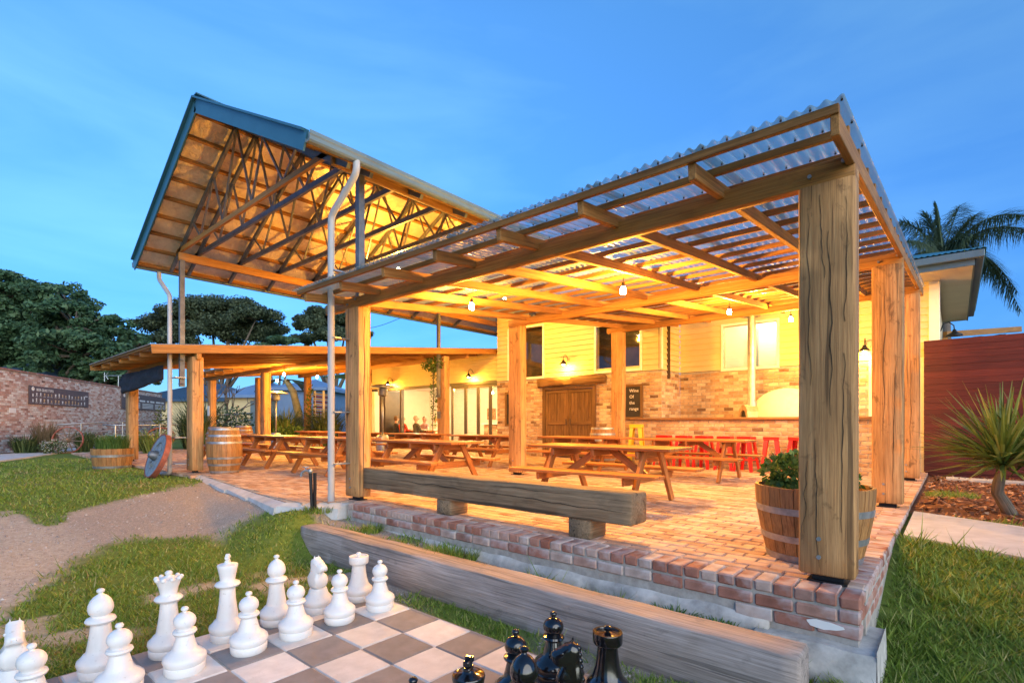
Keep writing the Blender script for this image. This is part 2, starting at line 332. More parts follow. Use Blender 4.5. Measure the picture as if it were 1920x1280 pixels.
    def build(s,name,mat,parent=None,smooth=False,world=True):
        me=bpy.data.meshes.new(name); vs=s.v
        if parent is not None and world:
            o=wloc(parent); vs=[(x-o[0],y-o[1],z-o[2]) for x,y,z in vs]
        me.from_pydata(vs,[],s.f)
        a=me.attributes.new('loc','FLOAT_VECTOR','POINT'); a.data.foreach_set('vector',[c for l in s.l for c in l])
        ms=mat if isinstance(mat,(list,tuple)) else [mat]
        for x in ms: me.materials.append(MATS[x])
        if len(ms)>1: me.polygons.foreach_set('material_index',s.mi)
        if smooth: finish(me,smooth)
        ob=bpy.data.objects.new(name,me); COL.objects.link(ob); ob.parent=parent
        return ob
def finish(me,ang=None):
    me.polygons.foreach_set('use_smooth',[True]*len(me.polygons))
    if ang and ang is not True: me.set_sharp_from_angle(angle=rad(ang))
def wloc(o):
    x=Vector((0,0,0))
    while o is not None: x+=o.location; o=o.parent
    return x
def tag(o,label=None,cat=None,group=None,kind=None):
    if label: o['label']=label
    if cat: o['category']=cat
    if group: o['group']=group
    if kind: o['kind']=kind
    return o
def thing(name,label,cat,loc=(0,0,0),rz=0,group=None):
    o=bpy.data.objects.new(name,None); COL.objects.link(o); o.location=loc; o.rotation_euler=(0,0,rz); o.empty_display_size=.2
    return tag(o,label,cat,group)
def copytree(o,parent=None):
    c=o.copy(); COL.objects.link(c); c.parent=parent
    for ch in list(o.children): copytree(ch,c)
    return c
def place(o,loc,rz=0,label=None,group=None):
    o.location=loc; o.rotation_euler=(0,0,rz)
    if label: o['label']=label
    if group: o['group']=group
    return o
def quads(name,V,mat,parent=None,k=4,smooth=False,kind=None):   # V: (n*k,3) array, faces of k verts each
    V=np.asarray(V,dtype=np.float32).reshape(-1,3); n=len(V)//k
    if parent is not None: V=V-np.array(wloc(parent),dtype=np.float32)
    me=bpy.data.meshes.new(name); me.vertices.add(n*k); me.vertices.foreach_set('co',V.ravel())
    me.loops.add(n*k); me.loops.foreach_set('vertex_index',np.arange(n*k,dtype=np.int32))
    me.polygons.add(n); me.polygons.foreach_set('loop_start',np.arange(0,n*k,k,dtype=np.int32)); me.polygons.foreach_set('loop_total',np.full(n,k,dtype=np.int32))
    me.materials.append(MATS[mat]); me.update(calc_edges=True)
    ob=bpy.data.objects.new(name,me); COL.objects.link(ob); ob.parent=parent
    if kind: ob['kind']=kind
    return ob
_bc={}
def brick_mesh(dim,mat,var):
    key=(tuple(round(x,4) for x in dim),mat,var)
    if key in _bc: return _bc[key]
    l,d,h=dim; m=MB(); e=.006+.002*var; a,b,c=l/2,d/2,h/2
    # chamfered block with slightly knocked corners
    pts=[];r=random.Random(var*17+3)
    def P(x,y,z): pts.append((x+r.uniform(-1,1)*.0025,y+r.uniform(-1,1)*.002,z+r.uniform(-1,1)*.002)); return len(pts)-1
    idx={}
    for sx in(-1,1):
        for sy in(-1,1):
            for sz in(-1,1):
                idx[(sx,sy,sz,0)]=P(sx*a,sy*(b-e),sz*(c-e)); idx[(sx,sy,sz,1)]=P(sx*(a-e),sy*b,sz*(c-e)); idx[(sx,sy,sz,2)]=P(sx*(a-e),sy*(b-e),sz*c)
    F=[]
    for s in(-1,1):
        F.append([idx[(s,y,z,0)] for y,z in((-1,-1),(1,-1),(1,1),(-1,1))]); F.append([idx[(x,s,z,1)] for x,z in((-1,-1),(1,-1),(1,1),(-1,1))]); F.append([idx[(x,y,s,2)] for x,y in((-1,-1),(1,-1),(1,1),(-1,1))])
        for t in(-1,1):
            F.append([idx[(s,t,-1,0)],idx[(s,t,1,0)],idx[(s,t,1,1)],idx[(s,t,-1,1)]])
            F.append([idx[(s,-1,t,0)],idx[(s,1,t,0)],idx[(s,1,t,2)],idx[(s,-1,t,2)]])
            F.append([idx[(-1,s,t,1)],idx[(1,s,t,1)],idx[(1,s,t,2)],idx[(-1,s,t,2)]])
            for u in(-1,1): F.append([idx[(s,t,u,0)],idx[(s,t,u,1)],idx[(s,t,u,2)]])
    me=bpy.data.meshes.new('brick'); me.from_pydata(pts,[],F)
    at_=me.attributes.new('loc','FLOAT_VECTOR','POINT'); o=r.uniform(0,40); at_.data.foreach_set('vector',[q+o for p in pts for q in p])
    bm=bmesh.new(); bm.from_mesh(me); bmesh.ops.recalc_face_normals(bm,faces=bm.faces); bm.to_mesh(me); bm.free()
    me.materials.append(MATS[mat]); _bc[key]=me; return me
def bricks(parent,lst,mat,limit=300,name='brick'):
    # lst: (x,y,z centre, length,depth,height, rz). The largest in view become objects, the rest one joined part
    lst=sorted(lst,key=lambda b:depth(b[0],b[1])/max(b[3],.01))
    o=wloc(parent); r=random.Random(5)
    for b in lst[:limit]:
        me=brick_mesh((b[3],b[4],b[5]),mat,r.randrange(4))
        ob=bpy.data.objects.new(name,me); COL.objects.link(ob); ob.parent=parent
        ob.location=(b[0]-o[0]+r.uniform(-1,1)*.002,b[1]-o[1]+r.uniform(-1,1)*.002,b[2]-o[2]+r.uniform(-1,1)*.003); ob.rotation_euler=(r.uniform(-1,1)*.008,r.uniform(-1,1)*.008,b[6]+r.uniform(-1,1)*.008)
    rest=lst[limit:]
    if rest:
        m=MB()
        for x,y,z,l,d,h,rz in rest:
            dx,dy=math.cos(rz)*l/2,math.sin(rz)*l/2; j=r.uniform(-1,1)*.003
            m.bar((x-dx,y-dy,z+j),(x+dx,y+dy,z+j),d+r.uniform(-1,1)*.004,h)
        tag(m.build(name+'_mass',mat,parent),kind='stuff')
def text(s,size,mat,parent,mtx,name='lettering',ext=.002):
    cu=bpy.data.curves.new('t','FONT'); cu.body=s; cu.size=size; cu.extrude=ext; cu.align_x='LEFT'; cu.resolution_u=2
    t=bpy.data.objects.new('t',cu); COL.objects.link(t); dg=bpy.context.evaluated_depsgraph_get(); me=bpy.data.meshes.new_from_object(t.evaluated_get(dg))
    bpy.data.objects.remove(t); bpy.data.curves.remove(cu); me.materials.clear(); me.materials.append(MATS[mat]); me.transform(mtx)
    ob=bpy.data.objects.new(name,me); COL.objects.link(ob); ob.parent=parent; return ob
def bulblight(loc,energy,parent,radius=.05,color=WARM):
    l=bpy.data.lights.new('lamp_light','POINT'); l.energy=energy*LAMP; l.color=color; l.shadow_soft_size=radius
    o=bpy.data.objects.new('lamp_light',l); COL.objects.link(o); o.location=Vector(loc)-wloc(parent); o.parent=parent; return o
def sm(t): t=max(0,min(1,t)); return t*t*(3-2*t)
# ---------------- terrain
DX0,DX1,DY0,DY1=-23.2,.06,-.2,10.2           # terrace extents
def gz(x,y):
    a=sm((-x-5.0)/5.5); b=sm((y+.35)/2.6)
    z=-.55+.49*max(a,b)
    z=max(z,-.55+.45*sm((y+1.7)/1.1)*sm((-x-5.2)/.7))
    if -7<x<-.1 and -1.2<y<.3: z=max(z,-.55+(.345-.17*sm((x+6)/5))*sm((y+.70)/.16)*sm((-x-.1)/.5))
    if not(-4.1<x<-.6 and -4.4<y<-.95): z+=.022*noise.noise((x*1.3,y*1.3,3.))
    return z
def lerpy(y,T):
    if y>=T[0][0]: return T[0][1:]
    for (y0,a0,b0),(y1,a1,b1) in zip(T,T[1:]):
        if y>=y1:
            t=(y-y0)/(y1-y0); return (a0+(a1-a0)*t,b0+(b1-b0)*t)
    return T[-1][1:]
PATHT=[(0,-10.8,-6.6),(-.5,-10.2,-6.5),(-1.4,-9.6,-6.75),(-2.1,-9.0,-7.25),(-2.8,-8.7,-6.7),(-3.4,-8.9,-5.75),(-4.5,-9.2,-5.0),(-9,-11,-4)]
def surf(x,y):                                 # gravel, sand, mulch weights
    n=noise.noise((x*.9,y*.9,1.)); n2=noise.noise((x*3.1,y*3.1,7.)); n3=noise.noise((x*1.7,y*1.7,13.))
    g=s_=mu=0.
    if y<.3:
        xl,xr=lerpy(y,PATHT); e=.28*n+.14*n2; d=min(x-xl-e,xr-x-e)
        g=sm(.5+d/.3)
        if d>-.5: s_=sm(.25+.9*n3-abs(d)*1.6)*.9
        if y<-2.3 and d>-.3: s_=max(s_,sm((-2.5-y+.5*n)/.8)*.85)
        isl=((x+8.75)/.55)**2+((y+2.75)/.18)**2
        if isl<1.2+n2*.4: g*=.1; s_*=.2
    if -7<x<-.1 and -.56<y<.2: g=max(g,sm(.62+.9*n3)); s_=max(s_,sm(.35+.8*n2-.4)*.7)
    if -4.4<x<-.4 and -1.12<y<-.65: g=max(g,sm(.55+1.2*n3))
    if -5.2<x<-3.6 and y<-1: s_=max(s_,sm((n3+.6*n2-.18)*3.2)*.8)
    if x>.02 and y>3.5: mu=sm((y-4.0-.1*n+.25*x)/.25)
    if mu>.2 and ((x-.42)/.33)**2+((y-6.55)/.5)**2<1+n2*.5: mu=.2
    if x<-18 and y>-5:                           # planted bed before the brick wall
        q=(x+26.3)*.52+(y+1.88)*.854
        bw=.7+.05*max(0,-x-28)
        if q<bw+.3: mu=max(mu,sm((bw+.1-q)/.3))
    return g,s_,mu
# ---------------- ground sheet
def lines(a,b,st,lo,hi):
    x=[a+st*i for i in range(int((b-a)/st)+1)]; s=st; l=a; r=x[-1]
    while l>lo: s*=1.28; l-=s; x.insert(0,max(l,lo))
    s=st
    while r<hi: s*=1.28; r+=s; x.append(min(r,hi))
    return x
gxs=lines(-11.2,4.2,.085,-420,420); gys=lines(-4.6,4.4,.085,-120,480)
gv=[];ga=[];gb=[];gc=[]
for y in gys:
    for x in gxs:
        gv.append((x,y,gz(x,y))); g,s_,mu=surf(x,y); ga.append(g); gb.append(s_); gc.append(mu)
nx=len(gxs); me=bpy.data.meshes.new('ground')
me.from_pydata(gv,[],[[j*nx+i,j*nx+i+1,(j+1)*nx+i+1,(j+1)*nx+i] for j in range(len(gys)-1) for i in range(nx-1)])
for nm,d in(('gravel',ga),('sand',gb),('mulch',gc)):
    a=me.attributes.new(nm,'FLOAT','POINT'); a.data.foreach_set('value',d)
me.materials.append(MATS['ground']); finish(me)
ground=bpy.data.objects.new('ground',me); COL.objects.link(ground); tag(ground,kind='structure')
def slab(name,poly,mat='concrete',up=.015,th=.1):
    m=MB(); n=len(poly); zs=[gz(*p)+up+.02 for p in poly]
    vs=[(x,y,z) for (x,y),z in zip(poly,zs)]+[(x,y,z-th) for (x,y),z in zip(poly,zs)]
    m.add(vs,[list(range(n)),list(range(n,2*n))[::-1]]+[[k,n+k,n+(k+1)%n,(k+1)%n] for k in range(n)]); o=m.build(name,mat); tag(o,kind='structure'); return o
slab('path',[(.10,2.38),(.9,1.96),(3.5,.6),(4.6,2.2),(1.05,3.62),(.10,4.1)])
slab('path',[(.35,9.15),(6,8.5),(6,9.1),(.35,9.75)])
slab('path',[(-17.6,-3.9),(-20.1,-2.4),(-21.9,-1.5),(-24.3,-.5),(-29.7,1.9),(-31,4),(-32.5,4.0),(-29.5,1.2),(-27.3,-.3),(-24.9,-1.75),(-21.8,-4.2)][::1])
# ---------------- brick terrace
def edgey(x):
    if x>-5.65: return .045
    if x>-6.3: return -.64+(x+6.3)*.80
    if x>-11.2: return -.66+.1143*(-6.3-x)
    return -.32
m=MB(); outline=[(.03,.03),(.03,DY1),(-23.2,DY1),(-23.2,-.3),(-11.2,-.3),(-11.2,-.1),(-6.3,-.64),(-5.62,-.12),(-5.62,.03)]
m.prism(outline,-.6,-.010)
terr=m.build('terrace','mortar'); tag(terr,kind='structure')
pv=[]; r=random.Random(11); y=.03; row=0
ys=[.045+.1185*k for k in range(-6,86)]
for row,y in enumerate(ys):
    x=.045-(.121 if row%2 else 0)
    if row%2: pv.append((.045-.0575+.0,y+.0585,-.035,.112,.112,.07,0)) if y>.03 else None
    while x>-23.1:
        xc=x-.118
        if y>=edgey(xc)-.02 and y<10.1:
            pv.append((xc,y+.0585,-.035+r.uniform(-.003,.002),.234,.1125,.07,0))
        x-=.2395
bricks(terr,pv,'paver',300,'brick')
# concrete kerb along the left edge of the terrace
m=MB()
pts=[(-5.62,-.13),(-5.95,-.36),(-6.3,-.66),(-7.5,-.54),(-8.7,-.40),(-9.9,-.26),(-11.2,-.1)]
for (a,b),(c,d) in zip(pts,pts[1:]): m.add([(a,b,-.012),(c,d,-.012),(c,d-.11,-.05),(a,b-.15,-.07),(a,b,-.5),(c,d,-.5),(c,d-.2,-.5),(a,b-.24,-.5)],[[0,1,2,3],[3,2,6,7],[0,3,7,4],[1,5,6,2]])
kerb=m.build('kerb','concrete'); tag(kerb,kind='structure')
# retaining wall along the front and right edge
rw=thing('retaining_wall','low weathered red brick retaining wall under the terrace edge behind the long sleeper','wall',(-2.7,-.1,-.55))
m=MB(); m.box((-5.55,-.186,-.5),(.040,.028,-.012)); m.box((-.20,.03,-.5),(.053,4.0,-.012)); m.build('mortar_core','mortar',rw)
eb=[]; x=.055
while x>-5.5:
    eb.append((x-.0575,-.085,-.037,.228,.112,.074,PI/2)); x-=.1215
x=.055; k=0
for c,zc in enumerate((-.128,-.218)):
    if c%2==0: eb.append((-.002,-.147,zc,.112,.11,.078,0))
    x=.055-(.12 if c%2==0 else 0); lim=-5.4 if c==0 else -.52
    while x>lim: eb.append((x-.117,-.147,zc,.232,.11,.078,0)); x-=.244
y=.05
while y<3.9:
    eb.append((-.060,y+.0575,-.037,.232,.1125,.074,0)); y+=.1215
for c,zc in enumerate((-.128,-.218)):
    y=-.08+(.12 if c%2 else 0)
    while y<(3.6 if c==0 else .9): eb.append((.002,y+.117,zc,.232,.11,.078,PI/2)); y+=.244
pier=[]
bricks(rw,eb,'edge_brick',300)
m=MB()
def lump(x0,x1,y0,y1,zt,zb,seed):
    n=max(3,int((x1-x0)/.12)); vs=[]; fs=[]
    for i in range(n+1):
        x=x0+(x1-x0)*i/n; j=noise.noise((x*3,seed,0))*.045-.02; k=noise.noise((x*2.6,seed,9))*.04
        vs+=[(x,y1,zt+j),(x,y0+.03+k,zt-.015+j),(x,y0+k,zt-.06+j),(x,y0-.03+k,zb)]
    for i in range(n):
        a=i*4; fs+=[[a+q,a+q+1,a+5+q,a+4+q] for q in range(3)]
    fs+=[[0,3,2,1],[n*4,n*4+1,n*4+2,n*4+3]]
    m.add(vs,fs)
lump(-5.5,-.45,-.235,-.15,-.205,-.7,1.)
o=m.build('footing','render_white',rw,True); m=MB()
lump(-.52,.14,-.31,.22,-.265,-.75,4.); m.add([(.14,-.28,-.27),(.14,.22,-.27),(.16,.24,-.8),(.16,-.36,-.8)],[[0,1,2,3]]); m.build('footing','render_white',rw,40)
m=MB()   # flaked white paint left on one brick of the corner
vs=[];n=16
for k in range(n):
    a=2*PI*k/n; rr=1+.10*math.sin(3*a+1)+.06*math.sin(7*a); vs.append((-.135+.10*math.cos(a)*rr,-.2045,-.2+.026*math.sin(a)*rr-.12*0))
m.add(vs+[(x,y+.004,z) for x,y,z in vs],[list(range(n))]+[[k,(k+1)%n,n+(k+1)%n,n+k] for k in range(n)]); o=m.build('paint_flake','white_trim',rw); o['label']='flaked patch of white paint on a corner brick'
# long sleeper on the grass and the solid bench
m=MB(); m.rough((-5.6,-.68,-.385),(-.15,-.68,-.385),.26,.36,60,.009,.012); sl_=m.build('timber_sleeper','sleeper_wood',None,50)
tag(sl_,'long grey weathered timber sleeper lying on the lawn between chess board and terrace','sleeper')
bt=thing('timber_bench','heavy square timber beam bench on short blocks at terrace edge','bench',(-3.6,.2,0))
m=MB(); m.rough((-5.57,.2,.312),(-1.585,.2,.312),.29,.275,44,.006,.012); sbm=m.build('seat_beam','bench_wood',bt,50)
def crack(par,pts,w_,nrm,name='crack'):       # a split in the timber: thin dark sliver tapering at both ends
    m=MB(); n_=Vector(nrm); P=[Vector(p) for p in pts]; k=len(P); vs=[]
    for i,p in enumerate(P):
        d=(P[min(i+1,k-1)]-P[max(i-1,0)]).normalized(); s=d.cross(n_).normalized()*(w_*math.sin(PI*(i+.15)/(k-.7))*.5*random.uniform(.5,1.2)); vs+=[p-s+n_*.0012,p+s+n_*.0012,p+s-n_*.01,p-s-n_*.01]
    fs=[f for i in range(k-1) for f in([i*4,i*4+1,i*4+5,i*4+4],[i*4+1,i*4+2,i*4+6,i*4+5],[i*4+3,i*4,i*4+4,i*4+7])]; m.add(vs,fs); return m.build(name,'crack_dark',par)
def wob(a,b,n,amp,seed,ax):
    a=Vector(a); b=Vector(b); return [a.lerp(b,i/n)+Vector(ax)*(amp*noise.noise((i*.37,seed,1.))) for i in range(n+1)]
crack(sbm,wob((-5.0,.052,.34),(-3.3,.052,.315),18,.03,1.,(0,0,1)),.007,(0,-1,0)); crack(sbm,wob((-3.6,.052,.33),(-1.62,.052,.285),20,.025,2.,(0,0,1)),.008,(0,-1,0)); crack(sbm,wob((-3.2,.052,.40),(-2.2,.052,.395),12,.015,5.,(0,0,1)),.004,(0,-1,0))
for k in range(9):
    a=2*PI*k/9+.3; L_=random.uniform(.06,.13); crack(sbm,wob((-1.587,.2+.012*math.cos(a),.312+.012*math.sin(a)),(-1.587,.2+L_*math.cos(a),.312+L_*math.sin(a)),5,.006,k*3.,(0,1,0)),.006,(1,0,0))
for x in(-2.12,-3.97):
    m=MB(); m.rough((x,.07,.088),(x,.35,.088),.24,.175,5,.004,.01); m.build('block','bench_wood',bt,50)
# ---------------- giant chess
SQ=.365; BX0=-3.79; BY1=-1.10; BZ=-.54
cb=thing('chess_board','giant outdoor chess board of grey and white square tiles set in the lawn','chess board',(-2.33,-2.56,BZ))
m=MB(); m.box((BX0-.015,BY1-8*SQ-.015,BZ-.08),(BX0+8*SQ+.015,BY1+.015,BZ-.006)); m.build('base','mortar',cb)
for i in range(8):
    for j in range(8):
        x=BX0+SQ*(i+.5); y=BY1-SQ*(j+.5); light=(i+j)%2==1
        me_=brick_mesh((SQ-.005,SQ-.005,.03),'tile_light' if light else 'tile_dark',(i*3+j)%4)
        o=bpy.data.objects.new('tile',me_); COL.objects.link(o); o.parent=cb; o.location=(x-cb.location.x,y-cb.location.y,-.014+random.uniform(-.0015,.0015)); o.rotation_euler=(random.uniform(-1,1)*.002,random.uniform(-1,1)*.002,random.choice((0,PI/2,PI)))
BASE=[(.0,0),(.108,0),(.116,.012),(.118,.05),(.113,.056),(.116,.062),(.124,.085),(.121,.105),(.100,.125)]
PAWN=BASE+[(.082,.137),(.072,.15),(.068,.156),(.060,.185),(.050,.225),(.047,.236),(.062,.243),(.069,.255),(.064,.267),(.045,.272)]+[(.064*math.sin(a),.322-.058*math.cos(a)) for a in [.8,1.1,1.4,1.7,2.0,2.3,2.6,2.85]]+[(.011,.378),(.010,.383),(.020,.392),(.022,.402),(.016,.412),(.001,.416)]
ROOK=BASE+[(.088,.14),(.082,.16),(.070,.20),(.062,.26),(.058,.30),(.060,.315),(.080,.325),(.085,.335),(.086,.385),(.084,.392),(.070,.392),(.068,.384),(.03,.386),(.012,.392),(.012,.397),(.022,.404),(.023,.415),(.014,.424),(.001,.427)]
COLR=[(.09,.14),(.076,.15),(.072,.17),(.064,.22),(.056,.28)]
BISH=BASE+COLR+[(.052,.322),(.075,.332),(.082,.345),(.075,.358),(.05,.368),(.048,.376)]+[(.062,.392),(.068,.415),(.066,.44),(.055,.468),(.038,.49),(.02,.503),(.012,.508),(.011,.513),(.021,.521),(.022,.532),(.014,.54),(.001,.543)]
KING=BASE+COLR+[(.052,.34),(.05,.375),(.075,.385),(.086,.4),(.078,.414),(.055,.424),(.05,.434),(.056,.47),(.064,.51),(.07,.54),(.067,.546),(.03,.553),(.024,.558),(.02,.565),(.001,.566)]
QUEEN=BASE+COLR+[(.052,.33),(.05,.36),(.076,.37),(.086,.385),(.078,.398),(.055,.408),(.05,.418),(.058,.46),(.072,.5),(.08,.523),(.06,.524),(.04,.53),(.02,.54),(.014,.545),(.022,.552),(.023,.563),(.014,.572),(.001,.575)]
def crown(m):
    for k in range(9):
        a=2*PI*k/9; m.ball((.074*math.cos(a),.074*math.sin(a),.523),.0165,8)
def cross(m):
    m.box((-.014,-.024,.562),(.014,.024,.577),0,.003); m.box((-.014,-.011,.575),(.014,.011,.622),0,.003); m.box((-.013,-.032,.588),(.013,.032,.609),0,.003)
def horse(m):
    P=[(-.045,.19),(-.075,.235),(-.080,.285),(-.068,.335),(-.06,.375),(-.062,.408),(-.050,.432),(-.03,.44),(-.018,.452),(-.004,.438),(.02,.430),(.046,.414),(.078,.398),(.092,.385),(.094,.36),(.082,.345),(.062,.345),(.046,.352),(.03,.345),(.04,.32),(.058,.285),(.066,.25),(.06,.215),(.045,.19)]
    n=len(P); c=(0,.30); rings=[(-.050,.62),(-.046,.82),(-.03,.95),(0,1.0),(.03,.95),(.046,.82),(.050,.62)]; vs=[]
    for o,k in rings:
        for x,z in P:
            nk=k if z<.42 else min(1,k+.1)
            vs.append((c[0]+(x-c[0])*nk, o*(1.25 if z<.3 else .82), c[1]+(z-c[1])*nk))
    R=len(rings); fs=[[r*n+k,(r+1)*n+k,(r+1)*n+(k+1)%n,r*n+(k+1)%n] for r in range(R-1) for k in range(n)]+[list(range(n)),[(R-1)*n+k for k in range(n)][::-1]]
    m.add(vs,fs)
    for s in(-1,1):
        m.ball((.028,s*.037,.395),.010,8); m.add([(-.03,s*.012,.43),(-.005,s*.012,.432),(-.02,s*.03,.428),(-.022,s*.02,.468)],[[0,1,3],[1,2,3],[2,0,3]])
        m.tube([(.09,s*.012,.372),(.096,s*.016,.374)],.006,6)
    for k in range(6): m.ball((-.066+.004*k,0,.255+.032*k),.022,8,1.0)
KN=BASE+[(.098,.13),(.084,.145),(.078,.165),(.072,.185),(.066,.197),(.001,.2)]
protos={}
def chess(kind,mat,x,y,rz,label):
    key=(kind,mat)
    if key not in protos:
        m=MB(); n=32
        m.lathe({'pawn':PAWN,'rook':ROOK,'bishop':BISH,'king':KING,'queen':QUEEN,'knight':KN}[kind],(0,0,0),n)
        o=thing('chess_'+kind,label,'chess piece',(0,0,0)); m.build('body',mat,o,48,False)
        m=MB()
        if kind=='king': cross(m); m.build('cross',mat,o,False,False)
        if kind=='queen': crown(m); m.build('crown',mat,o,True,False)
        if kind=='knight': horse(m); m.build('horse_head',mat,o,62,False)
        protos[key]=o
    else: o=copytree(protos[key])
    place(o,(x,y,BZ+.002),rz,label,('white' if 'white' in mat else 'black')+' chess pieces'); return o
FY=[BY1-SQ*(k+.5) for k in range(8)]
wx=BX0+SQ*.5
for k,(kd,lb) in enumerate([('rook','white chess rook beside the long sleeper'),('knight','white chess knight with its horse head in profile, next to the white rook'),('bishop','white chess bishop between the white king and a white knight'),('king','tall white chess king topped with a cross'),('queen','white chess queen with a scalloped crown'),('bishop','white chess bishop left of the white queen'),('knight','white chess knight seen from the front at the left picture edge')]):
    chess(kd,'chess_white',wx+random.uniform(-.015,.015),FY[k]+random.uniform(-.012,.012)-(0.03 if k==6 else 0),[0,.12,0,PI/2-.6,0,.2,-.12][k],lb)
for k,lb in enumerate(['white chess pawn nearest the long sleeper','white chess pawn in front of the white knight, second from the sleeper','white chess pawn in front of the white bishop, third from the sleeper','white chess pawn standing before the white king','white chess pawn standing before the white queen','white chess pawn sixth from the sleeper, before the left bishop','white chess pawn cut off at the bottom left corner']):
    chess('pawn','chess_white',wx+SQ-.01+random.uniform(-.012,.012),FY[k]+random.uniform(-.015,.015),random.uniform(0,6),lb)
bx=BX0+SQ*7.5
for k,(kd,lb) in enumerate([('rook','glossy black chess rook beside the long sleeper'),('knight','glossy black chess knight left of the black rook'),('bishop','glossy black chess bishop with a domed head at the bottom edge'),('king','glossy black chess king with a cross at the bottom edge')]):
    chess(kd,'chess_black',bx+(.02 if k==0 else 0),FY[k],[0,PI+.5,0,.4][k],lb)
for k,lb in((0,'glossy black chess pawn behind the black knight'),(1,'glossy black chess pawn behind the black bishop'),(3,'black chess pawn of which only the knob shows at the bottom edge')):
    chess('pawn','chess_black',bx-SQ,FY[k],0,lb)
# ---------------- timber pergola with clear roof
SL=.0975
def zb(y): return 2.62+SL*y                   # underside of the pergola beams
pg=thing('timber_pergola','timber pergola with clear corrugated roof over the right of the terrace','pergola',(-3,4,0))
PW,PD=.32,.2
def post(par,x,y,zt,w=PW,d=PD,z0=.05,mat='post_wood',lab=None,notch=True):
    m=MB(); m.rough((x,y,z0),(x,y,zt),w,d,22,.005,.012); o=m.build('post',mat,par,50)
    m=MB(); m.box((x-w*.36,y-d*.36,-.004),(x+w*.36,y+d*.36,.008)); m.box((x-w*.28,y-.03,0),(x+w*.28,y+.03,z0+.003)); s=m.build('stirrup','steel_black',par)
    m=MB()
    for zz in(z0+.12,z0+.24): m.tube([(x-w*.12,y-d/2-.012,zz),(x-w*.12,y-d/2+.004,zz)],.014,8)
    m.build('bolt','galv',par); return o
GP=[(-.16,.1),(-.16,4.12),(-.16,8.05),(-5.76,.1),(-6.3,4.15),(-6.15,8.05)]
for x,y in GP: post(pg,x,y,zb(y)+.005)
for k,(x0,z0,z1,w_) in enumerate(((-.07,.35,1.5,.006),(-.20,.10,.95,.007),(-.13,1.1,2.3,.007),(-.25,1.3,2.45,.005),(-.045,1.7,2.5,.006),(-.29,.3,.8,.004),(-.17,2.0,2.55,.005))):
    crack(pg,wob((x0,-.0015,z0),(x0+random.uniform(-.02,.02),-.0015,z1),16,.018,k*2.3,(1,0,0)),w_*.6,(0,-1,0))
for k,(x0,y0,z0,z1) in enumerate(((-.1,4.017,.3,1.9),(-.2,4.017,.9,2.7),(-.14,7.947,.4,2.2),(-6.3,4.047,.5,2.2))): crack(pg,wob((x0,y0,z0),(x0+.02,y0,z1),16,.02,k*5.3,(1,0,0)),.005,(0,-1,0))
crack(pg,wob((-5.596,.08,.05),(-5.596,.10,2.5),20,.012,7.7,(0,1,0)),.008,(1,0,0))
for (x,y) in((-.16,.1),(-5.76,.1)):           # post top runs up behind the beam
    m=MB(); m.box((x-.16,y-.012,zb(y)+.004),(x+.16,y+.098,zb(y)+.13),0,.006); m.build('post_top','post_wood',pg)
for y in(0.0,4.03,7.96):
    m=MB(); m.rough((-6.45,y+.045,zb(y)+.07),(.0,y+.045,zb(y)+.07),.09,.14,40,.003,.006); m.build('beam','beam_wood',pg,50)
    if y>1:
        for x in((-.16,-6.3) if y<5 else (-.16,-6.15)):
            pass
m=MB()
for x,y in GP[:4]:
    for dx,dz in((.10,.095),(-.09,.05)): m.tube([(x+dx,y-.122,zb(y)+dz),(x+dx,y-.09,zb(y)+dz)],.013,8)
m.build('bolt','galv',pg)
EY,BYK=-.60,9.35
rx=[-.83,-1.70,-2.55,-3.40,-4.26,-5.12,-5.98]
for i,x in enumerate(rx):
    m=MB(); y0=EY+.05; h=.105; z=lambda y:zb(y)+.135
    m.bar((x,y0,z(y0)),(x,BYK,z(BYK)),.052,h,(0,0,1),0,.004); m.build('rafter','beam_wood',pg)
m=MB(); m.bar((-.022,EY+.03,zb(EY)+.135),(-.022,BYK,zb(BYK)+.135),.045,.12,(0,0,1),0,.004); m.build('barge_rafter','beam_wood',pg)
y=EY+.03; k=0
while y<BYK:
    m=MB(); zc=zb(y)+.21; m.bar((-6.12,y,zc),(.0,y,zc),.045,.05,(0,SL*-1,1),0,.003); m.build('batten','batten_wood',pg); y+=.36 if k==0 else .452; k+=1
def corr(par,x0,x1,y0,y1,zf,mat,name='roof_sheet',pitch=.0762,amp=.013,seg=8,ny=2):
    m=MB(); n=int(round((x1-x0)/pitch*seg)); vs=[]; ls=[]
    for j in range(ny+1):
        y=y0+(y1-y0)*j/ny
        for i in range(n+1):
            x=x0+(x1-x0)*i/n; vs.append((x,y,zf(x,y)+amp*math.sin(2*PI*x/pitch))); ls.append((x,y,0))
    fs=[[j*(n+1)+i,j*(n+1)+i+1,(j+1)*(n+1)+i+1,(j+1)*(n+1)+i] for j in range(ny) for i in range(n)]
    m.add(vs,fs,ls); return m.build(name,mat,par,True)
x=.03; k=0
while x>-6.1:
    o=(k%2)*.0035
    corr(pg,max(x-.86,-6.2),x,EY-.03,BYK,lambda x,y,o=o:zb(y)+.248+o,'clear_sheet'); x-=.7725; k+=1
m=MB()
x=.02
while x>-6.1:
    for yy in(EY+.03,EY+.39,EY+.39+.452): m.tube([(x-.0095,yy,zb(yy)+.25),(x-.0095,yy,zb(yy)+.272)],.007,6)
    x-=.1524
tag(m.build('roof_screw','steel_black',pg),kind='stuff')
# small hanger plates at the eave
for x in rx:
    m=MB(); m.box((x-.034,EY+.078,zb(EY)+.11),(x-.028,EY+.13,zb(EY)+.2)); m.build('bracket','galv',pg)
